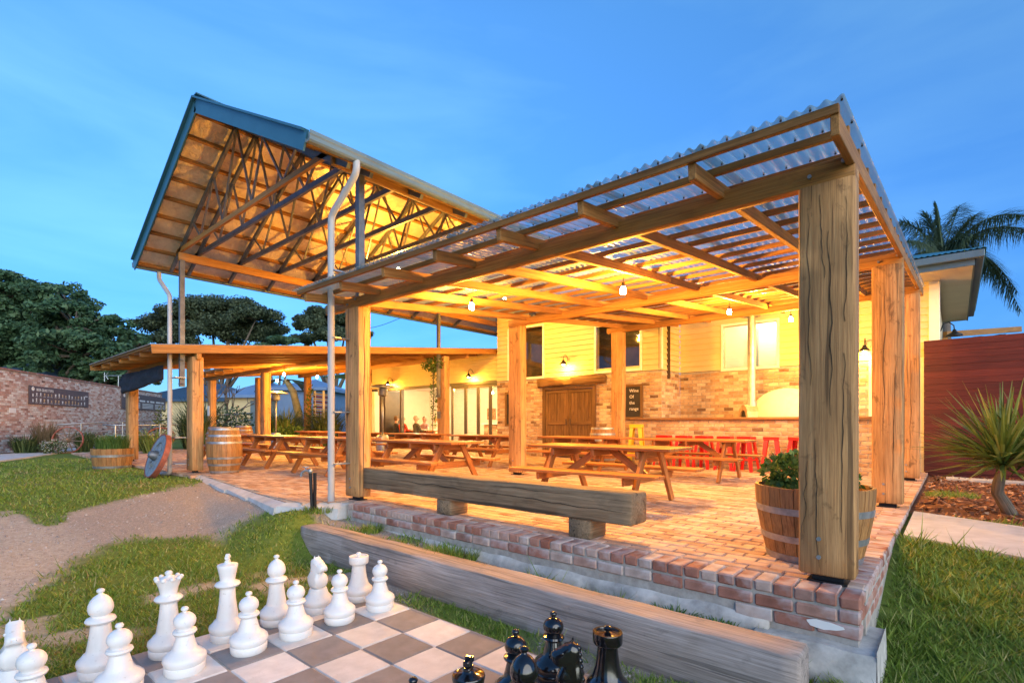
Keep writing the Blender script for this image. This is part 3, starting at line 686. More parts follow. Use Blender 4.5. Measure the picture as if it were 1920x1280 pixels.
# ---------------- gabled canopy on steel trusses
cp=thing('gable_canopy','high gabled canopy roof on dark steel trusses with blue barge boards','canopy',(-9,4,0))
EXR,EXL,RXX,RZ,EZ=-5.32,-12.68,-9.0,6.38,4.47; CY0,CY1=-.86,10.6
sp=(RZ-EZ)/(EXR-RXX)
def zr(x): return RZ-abs(x-RXX)*sp
TY=[-.24,.10,.96]+[1.86+.9*k for k in range(8)]
for y in TY:
    tr=MB(); tr.bar((-12.15,y,4.70),(-5.85,y,4.70),.05,.085); t=tr.build('truss','steel_dark',cp) if y!=-.24 else tr.build('truss','beam_wood',cp)
    for sgn in(-1,1):
        m=MB(); xe=EXR if sgn>0 else EXL
        m.bar((RXX,y,zr(RXX)-.155),(xe-sgn*.12,y,zr(xe-sgn*.12)-.155),.05,.085); m.build('top_chord','steel_dark',t)
        pts=[(0,1),(.62,0),(1.05,1),(1.75,0),(2.15,1),(2.75,0)]
        for (a,ta),(b_,tb) in zip(pts,pts[1:]):
            pa=(RXX+sgn*a,y,(zr(RXX+sgn*a)-.18) if ta else 4.72); pb=(RXX+sgn*b_,y,(zr(RXX+sgn*b_)-.18) if tb else 4.72)
            m=MB(); m.bar(pa,pb,.028,.032,(0,1,0)); m.build('web','steel_dark',t)
for sgn in(-1,1):
    xe=EXR if sgn>0 else EXL
    for k in range(9):                         # purlins
        x=RXX+sgn*(.12+k*.435); m=MB(); m.bar((x,CY0+.03,zr(x)-.085),(x,CY1,zr(x)-.085),.05,.075,(sgn*sp,0,1)); m.build('purlin','batten_wood',cp)
    m=MB(); n=40; vs=[];ls=[];fs=[]
    for j in range(n+1):
        y=CY0+.05+(CY1-CY0-.05)*j/n
        for i in range(28):
            x=RXX+sgn*(i/27*3.62); sag=-.018*abs(math.sin((abs(x-RXX)-.12)/.435*PI))+.014*noise.noise((x*5,y*5,2.)); vs.append((x,y,zr(x)-.045+sag)); ls.append((x,y,0))
    fs=[[j*28+i,j*28+i+1,(j+1)*28+i+1,(j+1)*28+i] for j in range(n) for i in range(27)]
    m.add(vs,fs,ls); m.build('insulation_foil','foil',cp,True)
    for k in range(15):                        # roof sheets
        y0=CY0+k*.762; y1=min(y0+.79,CY1)
        m=MB(); vs=[];ls=[]; nn=int((y1-y0)/.0762*6)
        for i in range(nn+1):
            y=y0+(y1-y0)*i/nn; zc=.0095*math.sin(2*PI*y/.0762)+(k%2)*.003
            for x in(RXX,xe): vs.append((x,y,zr(x)+zc+.004)); ls.append((y,x,0))
        m.add(vs,[[2*i,2*i+1,2*i+3,2*i+2] for i in range(nn)],ls); m.build('roof_sheet','roof_metal',cp,True)
    m=MB(); m.bar((RXX,CY0-.02,zr(RXX)-.09),(xe,CY0-.02,zr(xe)-.09),.022,.23,(sgn*sp,0,1)); bb=m.build('barge_board','barge_blue',cp)
    m=MB(); m.bar((RXX,CY0-.03,zr(RXX)+.035),(xe,CY0-.03,zr(xe)+.035),.10,.03,(sgn*sp,0,1)); m.build('barge_cap','barge_blue',bb)
    # gutter: profile swept along y
    m=MB(); pr=[(0,.06),(0,-.075),(.02,-.09),(.085,-.09),(.105,-.07),(.11,-.03),(.122,-.01),(.122,.03),(.112,.03),(.108,0),(.095,-.025),(.09,-.065),(.08,-.08),(.025,-.08),(.01,-.07),(.01,.06)]
    x0=xe-sgn*.0; z0=EZ-.03; n=len(pr); vs=[(x0+sgn*a,y,z0+b_) for y in(CY0-.03,CY1) for a,b_ in pr]
    m.add(vs,[[k,(k+1)%n,n+(k+1)%n,n+k] for k in range(n)]+[list(range(n)),[n+k for k in range(n)]]); m.build('gutter','gutter_paint',cp)
    xb=-5.76 if sgn>0 else -11.86
    m=MB(); m.rough((xb,-.3,4.55),(xb,CY1-.05,4.55),.07,.17,40,.002,.004); m.build('wall_plate','beam_wood',cp,50)
m=MB(); m.bar((RXX,CY0-.06,RZ+.035),(RXX,CY1,RZ+.035),.3,.02); m.build('ridge_cap','barge_blue',cp)
for x,y,z0 in((-5.76,.13,2.72),(-11.86,-.235,1.82),(-11.72,6.75,1.85),(-5.95,4.2,3.1)):
    m=MB(); m.box((x-.045,y-.045,z0),(x+.045,y+.045,4.48)); s=m.build('steel_column','steel_dark',cp)
    m=MB()
    if z0<2:
        for zz in(z0+.06,z0+.55): m.box((x-.10,y-.02,zz-.012),(x+.10,y+.02,zz+.012)); m.tube([(x+.08,y-.04,zz),(x+.08,y+.01,zz)],.014,6); m.tube([(x-.08,y-.04,zz),(x-.08,y+.01,zz)],.014,6)
        m.build('cleat','steel_dark',s)
for y in(1.4,5.2):                              # roof bracing rods
    for sgn in(-1,1):
        m=MB(); m.tube([(RXX+sgn*.3,y,zr(RXX+.3)-.2),(RXX+sgn*3.0,y+2.6,4.78)],.008,5); m.tube([(RXX+sgn*.3,y+2.6,zr(RXX+.3)-.2),(RXX+sgn*3.0,y,4.78)],.008,5); m.build('brace_rod','galv',cp)
def pipe(par,pts,r=.045,name='downpipe'):
    P=[Vector(p) for p in pts]; out=[P[0]]
    for a,b,c in zip(P,P[1:],P[2:]):
        e=min(.07,(b-a).length*.4,(c-b).length*.4); u=(a-b).normalized()*e; v=(c-b).normalized()*e
        out+=[b+u,b+u*.3+v*.3,b+v]
    out.append(P[-1]); m=MB(); m.tube(out,r,12); o=m.build(name,'pipe_paint',par,40); return o
dp=pipe(cp,[(-5.26,-.24,4.38),(-5.26,-.24,4.22),(-5.88,-.235,3.84),(-5.88,-.235,-.09),(-6.5,-.35,-.22)])
for z in(2.2,.5,3.1,1.2): m=MB(); m.box((-5.94,-.23,z-.008),(-5.80,.0,z+.008)); m.build('pipe_bracket','galv',dp)
dp=pipe(cp,[(-12.72,-.42,4.36),(-12.72,-.42,4.2),(-11.98,-.42,3.72),(-11.98,-.42,0),(-12.3,-.48,-.03)],.043)
for z in(2.0,.75,.2): m=MB(); m.box((-12.0,-.4,z-.008),(-11.7,-.2,z+.008)); m.build('pipe_bracket','galv',dp)
# ---------------- lower verandah roof on the left
vd=thing('timber_verandah','low timber verandah with metal roof at the left of the terrace','verandah',(-16,4,0))
VS=.1005
def zv(y): return 2.40+VS*y
VP=[(-16.75,.0),(-11.75,-.02),(-17.6,4.0),(-11.85,4.0),(-11.72,6.95),(-22.55,4.0),(-22.55,8.1),(-22.6,5.9),(-17.5,8.0)]
for x,y in VP: post(vd,x,y,zv(y)+.05,.34,.22)
for x0,x1,y in((-16.95,-11.5,-.02),(-23.0,-11.6,3.92),(-23.0,-11.6,7.9)):
    m=MB(); m.rough((x0,y,zv(y)+.06),(x1,y,zv(y)+.06),.09,.15,30,.003,.006); m.build('beam','beam_wood',vd,50)
def vroof(x0,x1,y0,y1):
    x=x0+.06
    while x<x1:
        m=MB(); m.bar((x,y0+.05,zv(y0+.05)+.185),(x,y1,zv(y1)+.185),.05,.11); m.build('rafter','beam_wood',vd); x+=.86
    y=y0+.03
    while y<y1:
        m=MB(); m.bar((x0,y,zv(y)+.262),(x1,y,zv(y)+.262),.05,.045); m.build('batten','batten_wood',vd); y+=.62
    x=x0-.03
    while x<x1: corr(vd,x,min(x+.80,x1+.03),y0-.04,y1,lambda x,y:zv(y)+.298,'roof_metal',seg=6,ny=1); x+=.762
vroof(-16.95,-11.55,-.85,9.3); vroof(-23.05,-16.98,3.3,9.3)
m=MB(); m.bar((-11.50,-.87,zv(-.87)+.20),(-11.50,9.28,zv(9.28)+.20),.035,.17); m.build('fascia','beam_wood',vd)
m=MB(); m.bar((-16.98,-.87,zv(-.87)+.215),(-16.98,3.3,zv(3.3)+.215),.035,.14); m.build('fascia','beam_wood',vd)
# rolled canvas blind sagging below the verandah eave
m=MB(); n=18; vs=[];
for i in range(n+1):
    t=i/n; x=-16.5+t*3.4; y=-.28; sag=.16*math.sin(PI*t)*.25; zt=2.36-sag*.3; zl=zt-.52+.2*t+.05*noise.noise((t*5,0,3.))
    for k in range(10):
        a=PI*k/9; vs.append((x,y-.05*math.sin(a)+.06*noise.noise((x*2.5,k*.55,0)),zt+(zl-zt)*k/9+.015*noise.noise((x*5,k*.6,5))))
    for k in range(10): vs.append((x,y+.05,zl+(zt-zl)*k/9))
m.add(vs,[[i*20+k,i*20+(k+1)%20,(i+1)*20+(k+1)%20,(i+1)*20+k] for i in range(n) for k in range(20)]+[list(range(20)),[n*20+k for k in range(20)]]); o=m.build('canvas_blind','canvas_navy',None,True)
tag(o,'dark navy canvas blind bundled up under the left verandah eave','blind')
# ---------------- main building
bd=thing('restaurant_building','cream weatherboard and recycled brick building behind the terrace','building',(-6,11,0))
W1Y,W2Y,W0Y=9.0,10.2,9.32; CX=-5.4
def holes(lst): return lambda u,z:any(a<u<b and c<z<d for a,b,c,d in lst)
def brickwall(name,par,p0,p1,z0,z1,hole,mat='house_brick',lim=300,th=.1):
    # p0->p1 plan line, bricks proud on the right-hand side
    d=Vector((p1[0]-p0[0],p1[1]-p0[1],0)); ln=d.length; d.normalize(); nrm=Vector((d.y,-d.x,0)); rz=math.atan2(d.y,d.x)
    w_=MB(); us=sorted(set([0,ln]+[u for h in hole for u in h[:2] if 0<u<ln])); zs=sorted(set([z0,z1]+[z for h in hole for z in h[2:] if z0<z<z1])); H=holes(hole)
    for a,b in zip(us,us[1:]):
        for c,e in zip(zs,zs[1:]):
            if not H((a+b)/2,(c+e)/2):
                A=Vector((*p0,0))+d*a-nrm*.102; B=Vector((*p0,0))+d*b-nrm*.102
                w_.bar((A.x,A.y,(c+e)/2),(B.x,B.y,(c+e)/2),.19,e-c)
    wo_=w_.build(name,'mortar',par); lst=[]; row=0; z=z0+.043
    while z<z1-.02:
        u=-.12 if row%2 else 0.
        while u<ln:
            a=max(u+.004,0.002); b=min(u+.236,ln-.002)
            segs=[(a,b)]
            for h in hole:
                if h[2]<z<h[3]:
                    ns=[]
                    for s,t in segs:
                        if t<=h[0] or s>=h[1]: ns.append((s,t))
                        else:
                            if s<h[0]-.02: ns.append((s,h[0]))
                            if t>h[1]+.02: ns.append((h[1],t))
                    segs=ns
            for s,t in segs:
                if t-s>.03:
                    c=Vector((*p0,0))+d*((s+t)/2)-nrm*.05; lst.append((c.x,c.y,z,round(t-s,2)-.004,.108,.074,rz))
            u+=.242
        z+=.086; row+=1
    bricks(wo_,lst,mat,lim); return wo_
def boards(name,par,p0,p1,z0,z1,hole,mat='cladding'):
    d=Vector((p1[0]-p0[0],p1[1]-p0[1],0)); ln=d.length; d.normalize(); nrm=Vector((d.y,-d.x,0))
    w_=MB(); A=Vector((*p0,0))-nrm*.09; us=sorted(set([0,ln]+[u for h in hole for u in h[:2] if 0<u<ln])); zs=sorted(set([z0,z1]+[z for h in hole for z in h[2:] if z0<z<z1])); H=holes(hole)
    for a,b in zip(us,us[1:]):
        for c,e in zip(zs,zs[1:]):
            if not H((a+b)/2,(c+e)/2):
                P=A+d*a; Q=A+d*b; w_.bar((P.x,P.y,(c+e)/2),(Q.x,Q.y,(c+e)/2),.14,e-c)
    wo_=w_.build(name,mat,par); z=z0
    while z<z1-.02:
        zt=min(z+.152,z1); segs=[(0,ln)]
        for h in hole:
            if h[2]<(z+zt)/2<h[3]:
                ns=[]
                for s,t in segs:
                    if t<=h[0] or s>=h[1]: ns.append((s,t))
                    else: ns+=[q for q in((s,h[0]),(h[1],t)) if q[1]-q[0]>.03]
                segs=ns
        for s,t in segs:
            P=Vector((*p0,0))+d*s; Q=Vector((*p0,0))+d*t; m=MB(); lo=nrm*.018; hi=-nrm*.014; bk=-nrm*.019; Z=Vector((0,0,1))
            vs=[P+lo+Z*z,Q+lo+Z*z,Q+hi+Z*zt,P+hi+Z*zt,P+bk+Z*z,Q+bk+Z*z,Q+bk+Z*zt,P+bk+Z*zt]
            m.add(vs,[[0,1,2,3],[5,4,7,6],[4,5,1,0],[3,2,6,7],[4,0,3,7],[1,5,6,2]]); m.build('weatherboard',mat,wo_)
        z+=.150
    return wo_
W1=[(.55,1.95,2.53,4.12),(3.9,5.28,2.55,3.86)]    # windows in wall1, u measured from x=-11.3
DOOR=(2.04,3.81,-.1,2.12)
brickwall('brick_wall',bd,(-11.3,W1Y),(CX,W1Y),.0,2.46,[DOOR])
boards('clad_wall',bd,(-11.3,W1Y),(CX,W1Y),2.47,4.9,W1)
brickwall('brick_wall',bd,(CX,W1Y+.002),(CX,W2Y),.0,2.46,[],lim=60)
boards('clad_wall',bd,(CX-.004,W1Y+.0),(CX-.004,W2Y),2.47,4.3,[])
W3=(1.2,2.5,2.5,3.62)
brickwall('brick_wall',bd,(CX+.0,W2Y),(-1.0,W2Y),.0,2.46,[])
boards('clad_wall',bd,(CX,W2Y),(.2,W2Y),2.47,4.2,[W3])
m=MB(); m.box((-1.0,W2Y-.002,0),(.2,W2Y+.15,2.47)); m.build('plain_wall','cream_wall',bd)
m=MB(); m.box((.06,W2Y-.03,-.05),(.24,W2Y+.16,4.2),0,.004); m.build('corner_board','white_trim',bd)
m=MB(); m.box((.05,W2Y+.15,-.05),(.2,16,4.2)); m.build('side_wall','cladding',bd)
m=MB(); m.box((CX-.02,W1Y-.015,2.5),(CX+.02,W1Y+.05,4.6)); m.build('corner_board','white_trim',bd)
m=MB()
for k in range(40): m.tube([(CX-.06,W1Y-.03,2.5+k*.028),(CX-.06,W1Y-.03,2.515+k*.028)],.016,6)
m.build('rain_chain','steel_dark',bd)
def window(par,x0,x1,z0,z1,y,mull=(),glass='glass',lab=None,curt=None,dark=True):
    t=.055; m=MB()
    for a,b in(((x0-.06,z0-.07),(x1+.06,z0)),((x0-.06,z1),(x1+.06,z1+.06))): m.box((a[0],y-.035,a[1]),(b[0],y+.05,b[1]),0,.003)
    for a in(x0-.06,x1): m.box((a,y-.033,z0+.0005),(a+.06,y+.05,z1-.0005),0,.003)
    for x in mull: m.box((x-.025,y-.02,z0),(x+.025,y+.03,z1))
    f=m.build('window','white_trim',par)
    m=MB(); m.box((x0,y+.012,z0),(x1,y+.018,z1)); m.build('pane',glass,f)
    m=MB()
    if dark: m.box((x0-.7,y+.35,z0-.3),(x1+.7,y+.37,z1+.3)); m.build('blind','dark_backing',f)  # blind: dark sheet added behind the pane, blocks sky through the open interior
    return f
plain('dark_backing',(.055,.040,.032),.8,0,.3,3)
plain('room_wall',(.72,.68,.58),.8,0,.04,3)
window(bd,-10.75,-9.35,2.53,4.12,W1Y); window(bd,-7.40,-6.02,2.55,3.86,W1Y)
f=window(bd,-4.2,-2.9,2.5,3.62,W2Y,(-3.42,),dark=False)
m=MB(); m.box((-5,W2Y+1.5,2.2),(-2,W2Y+1.55,4.2)); m.box((-4.9,W2Y+.2,2.2),(-4.85,W2Y+1.5,4.2)); m.box((-2.1,W2Y+.2,2.2),(-2.05,W2Y+1.5,4.2)); m.box((-5,W2Y+.2,4.1),(-2,W2Y+1.5,4.15)); m.build('room_wall','room_wall',f)
m=MB(); m.box((-3.78,W2Y+1.2,2.4),(-3.72,W2Y+1.45,3.7)); m.build('room_panel','gutter_paint',f)
bulblight((-3.4,W2Y+.8,3.9),34,f,.1,(1,.80,.52))
# barn doors
dr=MB()
for a,b in(((-9.34,0),(-9.25,2.16)),((-7.5,0),(-7.41,2.16))): dr.box((a[0],W1Y-.04,a[1]),(b[0],W1Y+.1,b[1]))
dr.box((-9.25,W1Y-.04,2.09),(-7.5,W1Y+.1,2.16)); dfm=dr.build('door_frame','barn_wood',bd)
for x0 in(-9.245,-8.372):
    m=MB(); m.box((x0,W1Y+.05,.02),(x0+.868,W1Y+.08,2.085)); lf=m.build('door','barn_wood',bd)
    for k in range(6):
        m=MB(); a=x0+.05+k*.129; m.box((a,W1Y+.03,.1),(a+.123,W1Y+.055,2.0),0,.003); m.build('plank','barn_wood',lf)
    m=MB()
    for z in(.06,1.0,1.97): m.box((x0+.004,W1Y+.008,z),(x0+.864,W1Y+.034,z+.11),0,.004)
    m.box((x0+.005,W1Y+.006,.05),(x0+.075,W1Y+.032,2.07)); m.box((x0+.793,W1Y+.006,.05),(x0+.863,W1Y+.032,2.07)); m.build('rail','barn_wood',lf)
    m=MB(); m.tube([(x0+(.80 if x0<-9 else .07),W1Y-.03,1.0),(x0+(.80 if x0<-9 else .07),W1Y-.03,1.18)],.012,6); m.build('handle','steel_black',lf)
m=MB(); m.rough((-9.5,W1Y-.06,2.30),(-7.05,W1Y-.06,2.32),.16,.24,16,.03,.03); m.build('lintel','barn_wood',bd,50)
# main roof, eave and soffit at the right
m=MB(); m.box((-5.3,9.25,4.06),(.74,16.2,4.09)); m.build('soffit','soffit',bd)
m=MB(); m.box((-5.3,9.22,4.05),(.76,9.25,4.28)); m.box((.74,9.25,4.05),(.77,16.25,4.28)); m.build('fascia','gutter_paint',bd)
m=MB(); m.box((-5.3,9.09,4.16),(.90,9.218,4.30),0,.01); m.box((.772,9.22,4.16),(.90,16.25,4.30),0,.01); m.build('gutter','gutter_paint',bd)
def hiproof(par,x0,x1,y0,y1,z0,zr_,ins,mat):
    m=MB(); P=[(x0,y0,z0),(x1,y0,z0),(x1,y1,z0),(x0,y1,z0)]; a=(x0+ins,(y0+y1)/2,zr_); b=(x1-ins,(y0+y1)/2,zr_)
    def face(A,B,Cc,D,n):
        A,B,Cc,D=map(Vector,(A,B,Cc,D)); vs=[]; 
        for i in range(n+1):
            t=i/n; e=.012*(1 if i%2 else -1); vs+=[A.lerp(B,t)+Vector((0,0,e)),D.lerp(Cc,t)+Vector((0,0,e))]
        m.add(vs,[[2*i,2*i+2,2*i+3,2*i+1] for i in range(n)])
    lx=int((x1-x0)/.045); ly=int((y1-y0)/.045)
    face(P[0],P[1],b,a,lx); face(P[1],P[2],b,b,ly); face(P[2],P[3],a,b,lx); face(P[3],P[0],a,a,ly)
    return m.build('roof',mat,par)
hiproof(bd,-5.3,.93,9.08,16.3,4.32,5.4,3.0,'roof_teal')
# left wing with glazed folding doors
LX0,LX1=-19.9,-11.32
boards('clad_wall',bd,(LX0,W0Y),(LX1,W0Y),2.52,3.62,[])
m=MB(); m.box((LX0-1.4,W0Y,0),(LX0,W0Y+.15,3.55)); m.box((LX0-1.4,W0Y+.15,0),(LX0-1.25,14.4,3.55)); m.box((LX0-1.25,14.3,0),(LX1+.2,14.4,3.55)); m.box((LX1,W0Y+.2,0),(LX1+.15,14.3,3.55)); m.build('room_wall','room_wall',bd)
m=MB(); m.box((LX0-1.2,W0Y+.155,2.75),(LX1-.01,14.29,2.8)); m.build('ceiling','white_trim',bd)
m=MB(); m.box((LX0-1.2,W0Y+.155,-.02),(LX1-.01,14.29,.012)); m.build('floor','counter_wood',bd)
m=MB(); m.box((LX0,W0Y-.03,2.44),(LX1,W0Y+.11,2.55)); m.build('door_head','dark_frame',bd)
for xl,xr in((-13.95,-13.2),(-13.2,-12.55),(-12.55,-11.95),(-11.95,-11.34)):
    m=MB(); m.box((xl,W0Y,.0),(xl+.07,W0Y+.06,2.44)); m.box((xr-.05,W0Y,.0),(xr-.001,W0Y+.06,2.44)); m.box((xl+.07,W0Y,.0),(xr-.05,W0Y+.06,.12)); m.box((xl+.07,W0Y,2.34),(xr-.05,W0Y+.06,2.439)); d_=m.build('folding_door','dark_frame',bd)
    m=MB(); m.box((xl+.07,W0Y+.025,.12),(xr-.05,W0Y+.032,2.34)); m.build('pane','glass',d_)
for x in(-18.5,-18.15,-17.05): 
    m=MB(); m.box((x,W0Y-.05,.0),(x+.09,W0Y+.75 if x<-17.5 else W0Y+.1,2.44)); m.build('folding_door','dark_frame',bd)
m=MB(); m.box((-20,W0Y-.05,0),(-18.9,W0Y-.002,2.44)); m.build('plain_wall','cream_wall',bd)
hiproof(bd,-24.0,-11.35,9.5,16.5,3.4,3.75,1.0,'roof_teal'); hiproof(bd,-16.4,-10.9,11.5,17,3.5,4.75,2.6,'roof_teal')

# inside: bar with brick front and shelves
bi=thing('indoor_bar','indoor service bar with brick front seen through the glass doors','bar',(-13,12.5,0))
brickwall('brick_front',bi,(-15.2,12.4),(-11.5,12.4),.02,1.0,[],lim=20)
m=MB(); m.box((-15.3,12.3,1.0),(-11.45,12.9,1.05),0,.006); m.build('counter_top','white_trim',bi)
for z in(1.35,1.75):
    m=MB(); m.box((-15.2,14.05,z),(-11.5,14.28,z+.03)); m.build('shelf','counter_wood',bi)
r=random.Random(4)
for k in range(26):
    x=-15.0+k*.135; z=1.38 if k%2 else 1.78; m=MB(); h=r.uniform(.18,.3); m.lathe([(.035,0),(.036,h*.6),(.014,h*.75),(.014,h)],(x,14.15,z),8); o=m.build('bottle',r.choice(['cloth_green','table_wood','yellow_paint','red_paint','cloth_white']),None,True); tag(o,'bottle on the shelves behind the indoor bar','bottle','bottles behind the indoor bar')
m=MB(); m.box((-12.6,14.2,1.35),(-11.9,14.27,1.9)); o=m.build('menu_screen','lamp_glow'); tag(o,'bright glowing menu screen behind the indoor bar','screen')
for x,y in((-13.6,11.2),(-12.75,11.2),(-11.75,10.6)):
    t=thing('pendant_lamp','%s glowing pendant lamp inside the glazed doors'%('left','middle','right')[(-13.6,-12.75,-11.75).index(x)],'lamp',(x,y,2.3),0,'pendant lamps indoors')
    m=MB(); m.tube([(x,y,2.35),(x,y,2.75)],.006,5); m.build('cord','steel_black',t); m=MB(); m.ball((x,y,2.27),.06,12); m.build('bulb','bulb',t,True); bulblight((x,y,2.15),32,t,.06)
for x in(-18.6,-16.6,-15.2):
    t=thing('ceiling_lamp','ceiling lamp number %s from the left inside the dining room'%{-18.6:'one',-16.6:'two',-15.2:'three'}[x],'lamp',(x,11.5,2.72)); m=MB(); m.lathe([(.12,0),(.12,.04),(.05,.05)],(x,11.5,2.68),14); m.build('diffuser','lamp_glow',t,True); bulblight((x,11.5,2.55),45,t,.1,(1,.72,.40))
# pictures inside
for x,z,wd,h,nm in((-16.5,1.5,.55,.55,'picture'),(-14.75,2.0,.6,.22,'wood_sign')):
    t=thing(nm,'framed picture on the dining room wall' if nm=='picture' else 'small wooden plank sign on the dining room wall','picture' if nm=='picture' else 'sign',(x,14.26,z))
    m=MB(); m.box((x-wd/2,14.25,z-h/2),(x+wd/2,14.29,z+h/2)); m.build('panel','picture_art' if nm=='picture' else 'counter_wood',t)
# ---------------- garden wall, signs
GU=Vector((-.854,.52,0)).normalized(); GP0=Vector((-26.3,-1.88,0)); GN=Vector((GU.y,-GU.x,0))
if GN.dot(Vector((CAM[0],CAM[1],0))-GP0)<0: GN=-GN
def gs(px):
    r=ray(px); # C+r t = P0+u s
    det=r[0]*(-GU.y)-r[1]*(-GU.x); bx_=GP0.x-CAM[0]; by_=GP0.y-CAM[1]
    t=(bx_*(-GU.y)-by_*(-GU.x))/det; s=(r[0]*by_-r[1]*bx_)/det; return s,t
gw=thing('brick_garden_wall','tall recycled brick garden wall at the far left with signs on it','wall',(-30,1,0))
a=GP0+GU*(-3.2); b=GP0+GU*17.5
brickwall('brick_wall',gw,(a.x,a.y),(b.x,b.y),-.08,3.05,[],'wall_brick',300)
m=MB(); m.bar(a+Vector((0,0,3.085))-GN*.08,b+Vector((0,0,3.085))-GN*.08,.24,.065); m.build('coping','edge_brick',gw)
def signmtx(p,zz): # text plane on the wall: x to the right as seen, y up
    X=GU; Y=Vector((0,0,1)); Z=GN
    return Matrix(((X.x,Y.x,Z.x,p.x),(X.y,Y.y,Z.y,p.y),(X.z,Y.z,Z.z,zz),(0,0,0,1)))
def wallsign(px0,px1,yt,yb,label,title,kind):
    s0,t0=gs(px0); s1,t1=gs(px1); zt=zat(yt,t0); zb_=zat(yb,t0); c=GP0+GU*((s0+s1)/2); W=abs(s1-s0); H=zt-zb_
    t=thing('wall_sign',label,'sign',(c.x,c.y,zb_)); m=MB(); A=GP0+GU*s0+GN*.03; B=GP0+GU*s1+GN*.03
    m.bar(A+Vector((0,0,(zt+zb_)/2)),B+Vector((0,0,(zt+zb_)/2)),.035,H); m.build('board','sign_board',t)
    base=A+GN*.022; off=-Vector(t.location)
    def put(s,u,v,size,mat='sign_ink'):
        p=base+GU*(u*W)+off; text(s,size,mat,t,signmtx(p,zb_+v*H+off.z),'lettering',.003)
    put(title,.10,.74,H*.21)
    m=MB(); r=random.Random(px0)
    def blk(u,v,w_,h_,mm):
        p=base+GU*(u*W); mm.bar(p+Vector((0,0,zb_+v*H)),p+GU*w_*W+Vector((0,0,zb_+v*H)),.006,h_*H)
    ring=MB(); cc=base+GU*(.05*W)+Vector((0,0,zb_+.83*H)); n=20
    pts=[cc+GU*(math.cos(2*PI*k/n)*.075*H*1.2)+Vector((0,0,math.sin(2*PI*k/n)*.09*H)) for k in range(n+1)]; ring.tube(pts,.02,5); blk(.038,.82,.024,.05,ring); ring.build('emblem','sign_ink',t)
    if kind=='glasses':
        warm=MB(); cold=MB()
        for row,v in((0,.50),(1,.15)):
            k=0
            while k<15:
                u=.10+k*.058+r.uniform(-.004,.004); hh=r.uniform(.12,.2); g=warm if r.random()<.55 else cold
                p=base+GU*(u*W)+Vector((0,0,zb_+v*H)); w0=r.uniform(.011,.02)*W; q=p+Vector((0,0,hh*H))
                # tapering glass shape
                vs=[p-GU*w0*.4,p+GU*w0*.4,q+GU*w0*.6,q-GU*w0*.6]; vs2=[x+GN*.006 for x in vs]; g.add(vs+vs2,[[0,1,2,3],[4,5,6,7],[0,1,5,4],[1,2,6,5],[2,3,7,6],[3,0,4,7]])
                blk(u-.016,v-.045,.032,.02,cold); k+=1
        for k in range(2): blk(.045,.2+.3*k,.012,.16,cold)
        blk(.93,.70,.045,.06,cold)
        warm.build('glass_icon','sign_ink_warm',t); cold.build('caption','sign_ink',t)
    else:
        cold=MB()
        for k,(u,w_) in enumerate(((.14,.08),(.25,.06),(.36,.12),(.52,.05),(.60,.1),(.74,.12),(.88,.07))): blk(u,.60,w_,.11,cold)
        for row in range(4):
            for c_ in range(3): blk(.12+c_*.30,.42-.09*row,.25,.045,cold)
        cold.build('caption','sign_ink',t)
wallsign(52,164,722,757,'dark brown sign with rows of beer glass pictures on the brick garden wall','BEER GLASS TYPES','glasses')
wallsign(226,309,735,766,'smaller dark brown text sign on the brick garden wall behind the verandah post','BEER TASTING ROOM','text')
s0,t0=gs(17); s1,t1=gs(29); A=GP0+GU*s0+GN*.012; B=GP0+GU*s1+GN*.012; m=MB(); zc=zat(769,t0); m.bar(A+Vector((0,0,zc)),B+Vector((0,0,zc)),.02,.19); tag(m.build('plaque','paper'),'small square white plaque low on the brick garden wall','plaque')
# ---------------- red timber fence at the right
fc=thing('timber_fence','tall dark red horizontal board fence at the right of the terrace','fence',(3,10.4,-.05))
z=.02; k=0
while z<2.76:
    m=MB(); h=.132; m.box((-.02,10.08+random.uniform(0,.006),z),(8.2,10.11,z+h-.002),0,.0025); m.build('board','fence_wood',fc); z+=h; k+=1
m=MB(); m.box((0,10.111,-.05),(8.2,10.13,2.74)); m.build('backing','fence_wood',fc)  # added sheet, stops light leaking between the boards
for x in(0.05,2.1,4.2,6.3): m=MB(); m.box((x+.3,10.132,-.1),(x+.39,10.2,2.72)); m.build('post','fence_wood',fc)
# shed beyond the fence: beam frame and stored things
sh=thing('storage_shed','open timber framed shed roof behind the red fence','shed',(1.6,13,0))
d0=14.2
A=at(1772,d0); B=at(1912,d0+1.6)
m=MB(); m.bar((A[0],A[1],zat(627,d0)),(B[0],B[1],zat(617,d0+1.6)),.10,.16); m.build('beam','beam_wood',sh)
for (p,dd,yy) in((A,d0,630),(B,d0+1.6,622)): m=MB(); m.box((p[0]-.06,p[1]-.05,-.1),(p[0]+.06,p[1]+.05,zat(yy,dd)-.05)); m.build('post','beam_wood',sh)
m=MB(); p=at(1795,d0+.5); q=at(1880,d0+1.4); m.rough((p[0],p[1],zat(641,d0+.5)),(q[0],q[1],zat(632,d0+1.4)),.2,.16,14,.07,.03); o=m.build('folded_umbrella','black_plastic',None,True); tag(o,'dark bundled umbrella lying on top of the shed behind the red fence','umbrella')
